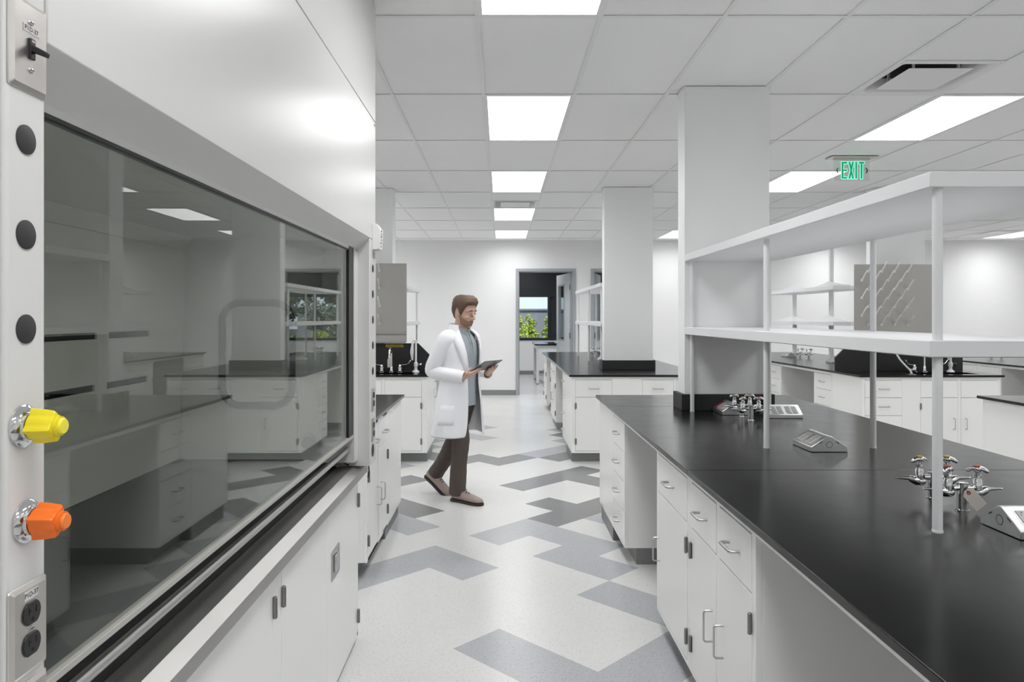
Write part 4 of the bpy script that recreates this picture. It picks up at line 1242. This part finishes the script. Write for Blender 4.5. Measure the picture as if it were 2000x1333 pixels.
def shrub(name, x, y, z0, rx, rz, n, mi, label, cat, size, trunk=.3, group=None):
    t = thing(name, label, cat, (x, y, -.02), 0, group)
    r = random.Random(int(x * 100 + y * 10))
    m = MB()
    # clumps give an uneven crown
    cl = [(Vector((r.uniform(-.65, .65) * rx, r.uniform(-.65, .65) * rx, z0 + rz + r.uniform(-.7, .75) * rz)), r.uniform(.28, .5) * min(rx, rz)) for _ in range(12)]
    for i in range(n):
        c, cr = cl[r.randrange(12)]
        d = Vector((r.gauss(0, 1), r.gauss(0, 1), r.gauss(0, 1))).normalized()
        p = c + d * cr * r.uniform(.55, 1.0) ** .5
        a = Vector((r.gauss(0, 1), r.gauss(0, 1), r.gauss(0, 1))).normalized()
        b = a.cross(Vector((r.gauss(0, 1), r.gauss(0, 1), r.gauss(0, 1)))).normalized()
        s = size * r.uniform(.6, 1.3)
        m.face([p - a*s, p + b*s*.45, p + a*s, p - b*s*.45])
    m.build('foliage', LM[mi], t, world=False)
    tm = MB()
    tm.tube([(0, 0, 0), (.03, 0, z0 * .5 + .1), (0, .03, z0 + rz * 1.2)], [.05 * trunk / .3, .04 * trunk / .3, .012], 8)
    for c, cr in cl[:7]: tm.tube([(0, 0, z0 * .7), c * .6, c], [.02, .014, .006], 6)
    tm.build('stem', bark, t, world=False, smooth=True, ang=60)
    return t
G1 = 'garden shrubs and trees outside the window'
shrub('garden_shrub', .35, 22.6, .35, .50, .62, 1500, 0, 'yellow-green shrub at the left edge of the doorway view', 'shrub', .055, group=G1)
shrub('garden_shrub', 1.02, 23.6, .55, .28, .55, 800, 0, 'slim yellow-green shrub in the middle of the doorway view', 'shrub', .05, group=G1)
shrub('garden_shrub', 1.62, 22.9, .42, .42, .62, 1300, 0, 'yellow-green shrub at the right of the doorway view', 'shrub', .055, group=G1)
shrub('garden_shrub', 1.44, 21.2, -.1, .33, .42, 900, 2, 'low dark shrub below the right shrub in the doorway view', 'shrub', .05, group=G1)
shrub('garden_shrub', .70, 21.3, -.2, .36, .36, 900, 1, 'low bright green shrub along the window sill in the doorway view', 'shrub', .05, group=G1)
shrub('garden_shrub', 2.95, 22.2, .2, .55, .60, 1500, 0, 'yellow-green shrub seen through the right doorway glass', 'shrub', .055, group=G1)
k = 0
for x, y, mi, lab in ((3.95, 22.0, 0, 'first mirrored yellow-green shrub, right of the doorways'), (5.2, 22.3, 1, 'second mirrored green shrub, further right of the doorways'), (6.45, 22.2, 0, 'third mirrored yellow-green shrub, far right of the doorways')):
    shrub('garden_shrub', x, y, .05, .60, .55, 1600, mi, lab, 'shrub', .06, group=G1)
shrub('garden_tree', 4.6, 27.5, .9, 1.6, 1.6, 3800, 2, 'tall dark tree mirrored in the sash, behind the garden shrubs', 'tree', .11, 1.0, G1)
shrub('garden_tree', 7.6, 28.5, .7, 1.7, 1.7, 3800, 2, 'broad dark tree mirrored in the sash, right of the tall one', 'tree', .11, 1.0, G1)
shrub('garden_tree', 6.1, 33.0, .4, 1.8, 1.3, 3200, 3, 'greyish tree between the two dark trees, mirrored in the sash', 'tree', .11, 1.0, G1)
shrub('garden_tree', 12.2, 31.0, .8, 1.9, 1.8, 3000, 3, 'greyish tree furthest right in the garden', 'tree', .12, 1.0, G1)
# ================================================================ the walking person
SK = pbr('skin', (0.62, 0.395, 0.30), 0.5, var=.04, vscale=30)
HAIR = pbr('brown_hair', (0.125, 0.078, 0.050), 0.55, var=.35, vscale=60, bump=.6, bscale=120, stretch=(1, 1, .25))
BEARD = pbr('beard_stubble', (0.30, 0.18, 0.125), 0.7, var=.3, vscale=180)
COAT = pbr('white_cotton', (0.88, 0.88, 0.91), 0.75, var=.02, vscale=12, bump=.15, bscale=40)
SHIRT = pbr('grey_blue_knit', (0.36, 0.40, 0.43), 0.8, var=.06, vscale=20, bump=.2, bscale=200)
TROU = pbr('brown_trousers', (0.085, 0.065, 0.056), 0.8, var=.12, vscale=18, bump=.2, bscale=60)
SHOE = pbr('taupe_leather', (0.33, 0.255, 0.225), 0.5, var=.08, vscale=30)
SOLE = pbr('dark_sole', (0.030, 0.022, 0.020), 0.6, var=.05)
LIP = pbr('lips', (0.40, 0.17, 0.14), 0.45, var=.03)
EYE = pbr('eye_white', (0.70, 0.68, 0.65), 0.2, var=.02)
IRIS = pbr('iris', (0.03, 0.02, 0.015), 0.15, var=.02)
PB = Vector((-.335, 5.95, 0))
person = thing('person', 'bearded person in an open white lab coat walking right while looking down at a tablet', 'person', PB, R(-35))
V = Vector

HEADC = V((.040, 0, 1.553)); HROT = Euler((0, R(13), 0)).to_matrix()
HP = [(-.118, .050, .012, .016), (-.110, .074, -.004, .034), (-.092, .086, -.026, .050), (-.070, .088, -.050, .060), (-.050, .089, -.072, .066),
      (-.028, .089, -.085, .070), (0, .088, -.094, .0735), (.030, .094, -.099, .076), (.060, .090, -.100, .075), (.085, .074, -.092, .067), (.106, .045, -.068, .048), (.118, .005, -.030, .018)]
def hint(z):
    z = max(HP[0][0], min(HP[-1][0], z))
    for a, b in zip(HP, HP[1:]):
        if a[0] <= z <= b[0]:
            k = (z - a[0]) / (b[0] - a[0]); return [a[i] + (b[i] - a[i]) * k for i in (1, 2, 3)]
def hpt(z, th, off=0.0):
    xf, xb, w = hint(z)
    c, s = math.cos(th), math.sin(th)
    e = .86
    cc = math.copysign(abs(c) ** e, c); ss = math.copysign(abs(s) ** e, s)
    xm = (xf + xb) / 2 * .55 + .0
    x = xm + (xf - xm) * cc if c > 0 else xm + (xm - xb) * cc
    y = w * ss
    p = V((x, y, z))
    n = V((c * .9, s, (z - .0) * 3.2)).normalized()
    return p + n * off
def HW(p): return HEADC + HROT @ V(p)

body = MB()
body.rings([[HW(hpt(z, 2*PI*i/32)) for i in range(32)] for z in [HP[0][0] + (HP[-1][0] - HP[0][0]) * k / 30 for k in range(31)]])
# nose, brow, ears, cheeks
body.tube([HW((.084, 0, .026)), HW((.096, 0, .006)), HW((.109, 0, -.018)), HW((.112, 0, -.028)), HW((.094, 0, -.040))], [.007, .0088, .0105, .0120, .008], 10)
for s in (-1, 1):
    body.ball(HW((.099, s*.012, -.033)), (.010, .008, .007))
    body.tube([HW((.086, s*.012, .030)), HW((.086, s*.035, .033)), HW((.068, s*.056, .024))], [.008, .0085, .006], 8)
    body.ball(HW((-.006, s*.0765, -.008)), (.019, .0075, .031), HROT @ Euler((0, R(-8), R(s*12))).to_matrix())
    body.ball(HW((.066, s*.040, -.028)), (.020, .020, .018))
body.ball(HW((.084, 0, -.070)), (.010, .026, .012))
body.ball(HW((.078, 0, -.103)), (.012, .020, .012))
# neck and torso
def ell(cx, cy, z, rx, ry, n=28, tilt=0.0): return [V((cx + rx*math.cos(2*PI*i/n), cy + ry*math.sin(2*PI*i/n), z + tilt*math.cos(2*PI*i/n))) for i in range(n)]
body.rings([ell(-.005, 0, 1.36, .075, .085, tilt=-.01), ell(-.004, 0, 1.40, .060, .062, tilt=-.012), ell(.006, 0, 1.44, .055, .056, tilt=-.012), ell(.018, 0, 1.50, .055, .054)])
body.rings([ell(0, 0, .84, .085, .125), ell(0, 0, 1.0, .080, .115), ell(.005, 0, 1.15, .092, .135), ell(0, 0, 1.28, .090, .155), ell(-.003, 0, 1.36, .070, .13), ell(-.004, 0, 1.395, .05, .07)])
SH = {-1: V((-.01, -.175, 1.335)), 1: V((-.01, .175, 1.335))}
EL = {-1: V((-.122, -.235, 1.075)), 1: V((-.068, .242, 1.085))}
WR = {-1: V((.149, -.140, 1.028)), 1: V((.178, .150, 1.043))}
for s in (-1, 1):
    body.tube([SH[s], EL[s], WR[s]], [.045, .038, .026], 14)
    body.ball(SH[s], .05)
# legs
HIP = {-1: V((0, -.085, .88)), 1: V((-.01, .085, .88))}
KN = {-1: V((.075, -.085, .485)), 1: V((-.105, .070, .475))}
AN = {-1: V((.030, -.082, .095)), 1: V((-.325, .045, .150))}
for s in (-1, 1):
    body.tube([HIP[s], KN[s], AN[s]], [.075, .050, .036], 14)
    body.tube([AN[s], AN[s] + (V((.10, 0, -.05)) if s < 0 else V((.09, 0, -.09)))], [.034, .026], 10)

def hand(s, d, pal):
    """s: -1 right, +1 left; d finger direction, pal direction the palm faces"""
    W = WR[s]; d = V(d).normalized(); p = V(pal); p = (p - d * p.dot(d)).normalized()
    t = d.cross(p) if s < 0 else p.cross(d)          # towards the thumb
    n = 14
    def ring(a, w, h, off=0.0): return [W + d*a + t*(w*math.cos(2*PI*i/n) + off) + p*(h*math.sin(2*PI*i/n)) for i in range(n)]
    body.rings([ring(-.02, .026, .020), ring(.012, .027, .018), ring(.045, .038, .0165, .002), ring(.080, .0425, .0145), ring(.096, .040, .011)])
    Ls = [.070, .079, .074, .058]
    for k, off in enumerate((.0315, .0105, -.0105, -.0310)):
        L = Ls[k]
        q = W + d*(.088 - abs(off - .01)*.12) + t*off
        a = R(-4); pts = [q]; dirv = d + t*off*2.2
        for frac, bend in ((.44, 12 + 5*k), (.31, 24 + 4*k), (.25, 22)):
            a += R(bend) * .22
            v = (dirv.normalized() * math.cos(a) + p * math.sin(a))
            q = q + v * L * frac; pts.append(q)
        body.tube([pts[0] - d*.012] + pts, [.0090, .0092, .0084, .0076, .0058], 10)
    b = W + d*.020 + t*.026
    body.tube([b - d*.005 - t*.006, b + d*.018 + t*.014 + p*.012, b + d*.044 + t*.010 + p*.032, b + d*.068 - t*.008 + p*.0375], [.0135, .0125, .0098, .0070], 10)
hand(-1, (.779, .45, .45), (-.5, 0, .866))
hand(1, (.736, -.5, .425), (-.5, 0, .866))
bo = body.build('body', SK, person, world=False, smooth=True, ang=180)
rm = bo.modifiers.new('remesh', 'REMESH'); rm.mode = 'VOXEL'; rm.voxel_size = .0042; rm.use_smooth_shade = True
sm = bo.modifiers.new('smooth', 'SMOOTH'); sm.factor = .5; sm.iterations = 3

# eyes, brows, lips
for s in (-1, 1):
    e = MB(); e.ball(HW((.0800, s*.031, .008)), (.0115, .0125, .0095), HROT); eo = e.build('eye', EYE, person, world=False, smooth=True)
    i_ = MB(); i_.ball(HW((.0905, s*.031, .0055)), (.0025, .0052, .0052), HROT); i_.build('iris', IRIS, eo, world=False, smooth=True)
    l_ = MB(); l_.tube([HW((.088, s*.018, .012)), HW((.0935, s*.030, .0155)), HW((.085, s*.045, .011))], [.002, .0035, .002], 8); l_.build('eyelid', SK, eo, world=False, smooth=True)
    b_ = MB(); b_.tube([HW((.0955, s*.013, .031)), HW((.0965, s*.032, .037)), HW((.082, s*.054, .031))], [.0030, .0042, .0018], 8); b_.build('eyebrow', HAIR, person, world=False, smooth=True)
lp_ = MB()
lp_.tube([HW((.082, -.026, -.0655)), HW((.0945, -.010, -.0625)), HW((.0955, 0, -.0635)), HW((.0945, .010, -.0625)), HW((.082, .026, -.0655))], [.0015, .0035, .0032, .0035, .0015], 8)
lp_.tube([HW((.082, -.025, -.0665)), HW((.0945, -.008, -.0710)), HW((.0945, .008, -.0710)), HW((.082, .025, -.0665))], [.0015, .0045, .0045, .0015], 8)
lp_.build('lips', LIP, person, world=False, smooth=True)

# hair: shell over the skull
def lerp_tab(tab, x):
    for (a, va), (b, vb) in zip(tab, tab[1:]):
        if a <= x <= b: return va + (vb - va) * (x - a) / (b - a)
    return tab[-1][1]
HZ = [(0, .074), (40, .070), (58, .052), (68, .01), (76, -.022), (86, -.018), (93, .030), (108, .032), (120, -.03), (140, -.075), (180, -.082)]
hr = random.Random(4)
NT, NZ = 72, 16
outer = []
for j in range(NT):
    th = -PI + 2*PI*j/NT
    a = abs(math.degrees(th))
    z0 = lerp_tab(HZ, a)
    col = []
    for k in range(NZ + 1):
        f = k / NZ
        z = z0 + (.1175 - z0) * f
        thick = .005 + .012 * min(1, f * 2.5) + .022 * max(0, (z - .05)) / .07 * (0.6 + .6 * max(0, math.cos(th)))
        if k == 0: thick = -.002
        thick += hr.uniform(-.0022, .0022) if k else 0
        p = hpt(z, th, thick)
        if z > .06: p.z += .016 * (z - .06) / .06 * (1 + .35 * math.cos(th))
        col.append(HW(p))
    outer.append(col)
hm = MB()
vv = [[hm.bm.verts.new(p) for p in c] for c in outer]
for j in range(NT):
    a, b = vv[j], vv[(j + 1) % NT]
    for k in range(NZ): hm.bm.faces.new([a[k], b[k], b[k+1], a[k+1]])
hm.bm.faces.new([c[-1] for c in vv])
inner = [[hm.bm.verts.new(HW(hpt(lerp_tab(HZ, abs(math.degrees(-PI + 2*PI*j/NT))), -PI + 2*PI*j/NT, -.012)))] for j in range(NT)]
for j in range(NT):
    hm.bm.faces.new([vv[(j+1) % NT][0], vv[j][0], inner[j][0], inner[(j+1) % NT][0]])
hm.build('hair', HAIR, person, world=False, smooth=True, ang=70)
# short beard
BZ = [(0, -.050), (16, -.050), (30, -.056), (48, -.050), (64, -.036), (78, -.015), (88, -.005)]
bm_ = MB()
cols = []
N2 = 40
for j in range(N2 + 1):
    th = R(-88 + 176 * j / N2); a = abs(math.degrees(th))
    zt_ = lerp_tab(BZ, a); zb_ = -.117 + .02 * (a / 88) ** 2
    cols.append([HW(hpt(zb_ + (zt_ - zb_) * k / 10, th, -.001 if k in (0, 10) or j in (0, N2) else .0035 + hr.uniform(-.0007, .0007))) for k in range(11)])
bv = [[bm_.bm.verts.new(p) for p in c] for c in cols]
for a, b in zip(bv, bv[1:]):
    for k in range(10): bm_.bm.faces.new([a[k], b[k], b[k+1], a[k+1]])
# chin underside
bm_.bm.faces.new([c[0] for c in bv])
bm_.build('beard', BEARD, person, world=False, smooth=True, ang=90)

# shirt
sh = MB()
sh.rings([ell(.005, 0, .785, .112, .158), ell(.005, 0, .86, .112, .155), ell(.006, 0, 1.0, .105, .145), ell(.012, 0, 1.15, .116, .160), ell(.006, 0, 1.28, .112, .172), ell(-.002, 0, 1.355, .086, .145), ell(-.002, 0, 1.395, .070, .085, tilt=-.012), ell(0, 0, 1.425, .064, .068, tilt=-.018), ell(0, 0, 1.424, .058, .062, tilt=-.018)], cap=False)
so_ = sh.build('shirt', SHIRT, person, world=False, smooth=True, ang=80)
ss_ = so_.modifiers.new('sub', 'SUBSURF'); ss_.levels = 1; ss_.render_levels = 1
pk = MB()
pk.box(.100, .128, -.012, .012, 1.20, 1.375)
# placket follows the chest
pk = MB(); pk.rings([[V((x + .0025, y, z)) for y, z, x in ((-.013, 1.385, .069), (.013, 1.385, .069), (.013, 1.30, .112), (.013, 1.20, .121), (-.013, 1.20, .121), (-.013, 1.30, .112))],
                     [V((x - .01, y, z)) for y, z, x in ((-.013, 1.385, .069), (.013, 1.385, .069), (.013, 1.30, .112), (.013, 1.20, .121), (-.013, 1.20, .121), (-.013, 1.30, .112))]])
pk.build('placket', SHIRT, so_, world=False)
cl = MB()
for s in (-1, 1):
    cl.rings([[V((.060, s*.006, 1.402)), V((.045, s*.052, 1.422)), V((-.02, s*.066, 1.44)), V((-.02, s*.072, 1.41)), V((.050, s*.060, 1.388)), V((.078, s*.020, 1.362))],
              [V((.066, s*.006, 1.404)), V((.051, s*.056, 1.424)), V((-.02, s*.071, 1.442)), V((-.02, s*.077, 1.41)), V((.056, s*.064, 1.388)), V((.084, s*.020, 1.363))]])
cl.build('shirt_collar', SHIRT, so_, world=False, bevel=.002)

# trousers
tr = MB()
wr = random.Random(9)
def legtube(pts, rads, n=22):
    full, rr = [], []
    for (a, ra), (b, rb) in zip(zip(pts, rads), zip(pts[1:], rads[1:])):
        for k in range(6):
            f = k / 6; full.append(a.lerp(b, f)); rr.append((ra + (rb - ra) * f) + wr.uniform(-.0022, .0030))
    full.append(pts[-1]); rr.append(rads[-1])
    tr.tube(full, rr, n)
legtube([V((0, -.080, .92)), V((.015, -.086, .80)), KN[-1] + V((-.005, 0, .02)), V((.045, -.083, .28)), V((.030, -.082, .055))], [.088, .096, .073, .067, .070])
legtube([V((-.005, .080, .92)), V((-.025, .084, .80)), KN[1] + V((0, 0, .02)), V((-.225, .058, .28)), V((-.322, .046, .150))], [.088, .096, .073, .066, .066])
tr.rings([ell(0, 0, .80, .105, .160), ell(0, 0, .87, .112, .165), ell(0, 0, .95, .108, .155), ell(0, 0, 1.0, .100, .148)])
to = tr.build('trousers', TROU, person, world=False, smooth=True, ang=180)
rm = to.modifiers.new('remesh', 'REMESH'); rm.mode = 'VOXEL'; rm.voxel_size = .008; rm.use_smooth_shade = True
sm = to.modifiers.new('smooth', 'SMOOTH'); sm.factor = .5; sm.iterations = 4

# lab coat: open shell with sleeves
CO = [(1.425, -.012, .062, .075, .95), (1.40, -.012, .085, .105, .80), (1.375, -.012, .105, .155, .66), (1.345, -.010, .120, .192, .58), (1.30, -.006, .134, .206, .52), (1.22, .002, .142, .205, .46), (1.12, .002, .142, .196, .40),
      (1.02, -.002, .140, .190, .36), (.92, -.006, .152, .204, .36), (.82, -.012, .166, .220, .37), (.72, -.020, .178, .232, .39), (.62, -.028, .188, .242, .42), (.530, -.034, .196, .250, .46)]
NA = 40
ct = MB()
rows = []
cr = random.Random(12)
for z, cx, rx, ry, ph in CO:
    row = []
    for i in range(NA + 1):
        a = ph + (2*PI - 2*ph) * i / NA
        fold = (.008 * math.sin(7*a + z*6) + .005 * math.sin(13*a)) * max(0, (1.0 - z)) / .45
        row.append(V((cx + (rx + fold) * math.cos(a), (ry + fold) * math.sin(a), z)))
    rows.append(row)
ct.rings(rows, cap=False, close=False)
for s in (-1, 1):
    pts = [SH[s] + V((0, s*-.06, .005)), SH[s], SH[s].lerp(EL[s], .33), SH[s].lerp(EL[s], .66), EL[s] + V((-.005, 0, 0)), EL[s].lerp(WR[s], .18) + V((0, 0, -.006)), EL[s].lerp(WR[s], .6), EL[s].lerp(WR[s], 1.0)]
    f2, r2 = [], []
    rad = [.072, .074, .068, .063, .058, .056, .051, .046]
    for (a, ra), (b, rb) in zip(zip(pts, rad), zip(pts[1:], rad[1:])):
        for k in range(3):
            f2.append(a.lerp(b, k/3)); r2.append(ra + (rb - ra)*k/3 + cr.uniform(-.0025, .0035))
    f2.append(pts[-1]); r2.append(.046)
    ct.tube(f2, r2, 20, cap=False)
cto = ct.build('lab_coat', COAT, person, world=False, smooth=True, ang=80)
sd = cto.modifiers.new('solid', 'SOLIDIFY'); sd.thickness = .005; sd.offset = 0
sb = cto.modifiers.new('sub', 'SUBSURF'); sb.levels = 1; sb.render_levels = 1
# lapels and collar
def edge(k, s):
    z, cx, rx, ry, ph = CO[k]
    return V((cx + rx*math.cos(ph), s * ry*math.sin(ph), z)), ph
for s in (-1, 1):
    lm = MB(); A, B = [], []
    for k, wd_ in ((0, .030), (1, .050), (2, .062), (3, .072), (4, .074), (5, .062), (6, .036), (7, .004)):
        z, cx, rx, ry, ph = CO[k]
        dp = wd_ / max(.1, (rx + ry) / 2)
        ra = [V((cx + (rx + .008)*math.cos(ph - .02), s*(ry + .008)*math.sin(ph - .02), z)), V((cx + (rx + .010)*math.cos(ph + dp*.5), s*(ry + .010)*math.sin(ph + dp*.5), z - .004)), V((cx + (rx + .007)*math.cos(ph + dp), s*(ry + .007)*math.sin(ph + dp), z - .010))]
        A.append(ra)
    lm.rings(A, cap=False, close=False)
    lo_ = lm.build('lapel', COAT, cto, world=False, smooth=True, ang=60)
    x_ = lo_.modifiers.new('solid', 'SOLIDIFY'); x_.thickness = .004; x_.offset = 0
co_ = MB()
rows = []
for zz, k in ((1.418, .000), (1.448, .008), (1.452, .014), (1.412, .028), (1.395, .034)):
    rows.append([V((-.012 + (.066 + k)*math.cos(a), (.076 + k)*math.sin(a), zz - .01*math.cos(a))) for a in [.9 + (2*PI - 1.8)*i/24 for i in range(25)]])
co_.rings(rows, cap=False, close=False)
c2 = co_.build('coat_collar', COAT, cto, world=False, smooth=True, ang=70)
x_ = c2.modifiers.new('solid', 'SOLIDIFY'); x_.thickness = .004; x_.offset = 0
for s in (-1, 1):
    pm_ = MB(); g = []
    for z in (.80, .76, .72, .68, .64):
        row = []
        for a in [.95 + .67*q/14 for q in range(15)]:
            zz, cx, rx, ry = z, -.020, .178, .232
            k = (.82 - z) / .2
            rx = .166 + .022*k; ry = .220 + .022*k; cx = -.012 - .016*k
            fold = (.008 * math.sin(7*a + z*6) + .005 * math.sin(13*a)) * (1.0 - z) / .45
            row.append(V((cx + (rx + .0075 + fold)*math.cos(a), s*(ry + .0075 + fold)*math.sin(a), z)))
        g.append(row)
    pm_.rings(g, cap=False, close=False)
    po = pm_.build('pocket', COAT, cto, world=False, smooth=True)
    x_ = po.modifiers.new('solid', 'SOLIDIFY'); x_.thickness = .004; x_.offset = 0

# shoes
def shoe(s, M_):
    prof = [(-.045, .020, .018, .060), (-.030, .031, .000, .088), (0, .036, 0, .100), (.03, .0365, 0, .098), (.07, .037, 0, .084), (.12, .042, 0, .068), (.17, .047, 0, .056), (.21, .046, 0, .047), (.24, .038, .002, .038), (.258, .024, .006, .028), (.264, .010, .010, .022)]
    m = MB(); rs = []
    n = 20
    for x, w, z0, z1 in prof:
        r = []
        for i in range(n):
            a = 2*PI*i/n
            c, q = math.cos(a), math.sin(a)
            yy = w * math.copysign(abs(c) ** .75, c) * (1 - .25*max(0, q))
            zz = (z0 + z1)/2 + (z1 - z0)/2 * math.copysign(abs(q) ** .7, q)
            r.append(M_ @ V((x, yy, zz + .016)))
        rs.append(r)
    m.rings(rs)
    o = m.build('shoe', SHOE, person, world=False, smooth=True, ang=60)
    so2 = MB(); rs = []
    for x, w in ((-.050, .020), (-.034, .034), (0, .039), (.06, .037), (.11, .043), (.17, .050), (.21, .049), (.245, .040), (.264, .024), (.270, .010)):
        zt2 = .020 if x < .05 or x > .1 else .019
        rs.append([M_ @ V((x, w*k, z)) for k, z in ((-1, .001), (1, .001), (1.02, .012), (1, zt2), (-1, zt2), (-1.02, .012))])
    so2.rings(rs); so2.build('sole', SOLE, o, world=False, bevel=.0015)
    lc = MB()
    for k in range(4):
        x = .060 + k*.024; z = .016 + (.084 + .1*(.07 - x)*4 if x < .07 else .084 - (x - .07)*.32)
        lc.tube([M_ @ V((x - .008, -.024, z - .008)), M_ @ V((x, 0, z + .003)), M_ @ V((x + .008, .024, z - .008))], .0026, 6)
        lc.tube([M_ @ V((x + .008, -.024, z - .008)), M_ @ V((x, 0, z + .0045)), M_ @ V((x - .008, .024, z - .008))], .0026, 6)
    lc.tube([M_ @ V((.055, 0, .106)), M_ @ V((.05, -.03, .112)), M_ @ V((.075, -.045, .095))], .002, 6)
    lc.tube([M_ @ V((.055, 0, .106)), M_ @ V((.06, .03, .110)), M_ @ V((.085, .042, .092))], .002, 6)
    lc.build('laces', SOLE, o, world=False, smooth=True)
    return o
shoe(-1, Matrix.Translation((.020, -.082, 0)))
ball_ = V((-.205, .040, .0))
pit = Matrix.Translation(ball_) @ Matrix.Rotation(R(30), 4, 'Y') @ Matrix.Translation((-.20, 0, 0))
shoe(1, pit)

# tablet in the hands
tb_loc = Matrix.Rotation(R(-35), 4, 'Z') @ V((.270, .0, 1.120))
tab = thing('tablet', 'thin dark tablet held in both hands by the walking person', 'tablet', PB + tb_loc, R(-35))
mt = Matrix.Rotation(R(-30), 4, 'Y')
tb2 = MB(); tb2.box(-.085, .085, -.121, .121, -.004, .004); o = tb2.build('tablet_body', pbr('tablet_grey', (.16, .16, .165), .35, .6, var=.03), tab, world=False, bevel=.003); o.matrix_local = mt
tb2 = MB(); tb2.box(-.078, .078, -.114, .114, .0041, .0046); o2 = tb2.build('screen', pbr('tablet_screen', (.02, .021, .024), .08, var=.02), tab, world=False); o2.matrix_local = mt
# ================================================================ light
wd = bpy.data.worlds.new('sky'); SC.world = wd; wd.use_nodes = True
nt = wd.node_tree
bg = nt.nodes.get('Background')
gr = nt.nodes.new('ShaderNodeTexCoord'); sx = nt.nodes.new('ShaderNodeSeparateXYZ'); rp = nt.nodes.new('ShaderNodeValToRGB')
nt.links.new(gr.outputs['Generated'], sx.inputs[0]); nt.links.new(sx.outputs['Z'], rp.inputs[0]); nt.links.new(rp.outputs[0], bg.inputs['Color'])
rp.color_ramp.elements[0].position = 0.0; rp.color_ramp.elements[0].color = (0.74, 0.86, 1.0, 1)
rp.color_ramp.elements[1].position = 0.6; rp.color_ramp.elements[1].color = (0.36, 0.58, 0.95, 1)
bg.inputs['Strength'].default_value = 0.85
su = bpy.data.lights.new('sun', 'SUN'); su.energy = 3.6; su.angle = R(.6); su.color = (1.0, .96, .88)
so = bpy.data.objects.new('sun', su); COL.objects.link(so)
so.rotation_euler = (R(40), 0, R(20)); so.location = (0, 0, 20)
VS = SC.view_settings
SC.display_settings.display_device = 'sRGB'
VS.view_transform = 'Standard'; VS.look = 'None'; VS.exposure = 0.57; VS.gamma = 1.0; VS.use_curve_mapping = False
cy = SC.cycles
cy.max_bounces = 9; cy.diffuse_bounces = 5; cy.glossy_bounces = 5; cy.transmission_bounces = 6; cy.transparent_max_bounces = 16
cy.sample_clamp_indirect = 6.0; cy.caustics_reflective = False; cy.caustics_refractive = False
cy.use_denoising = True
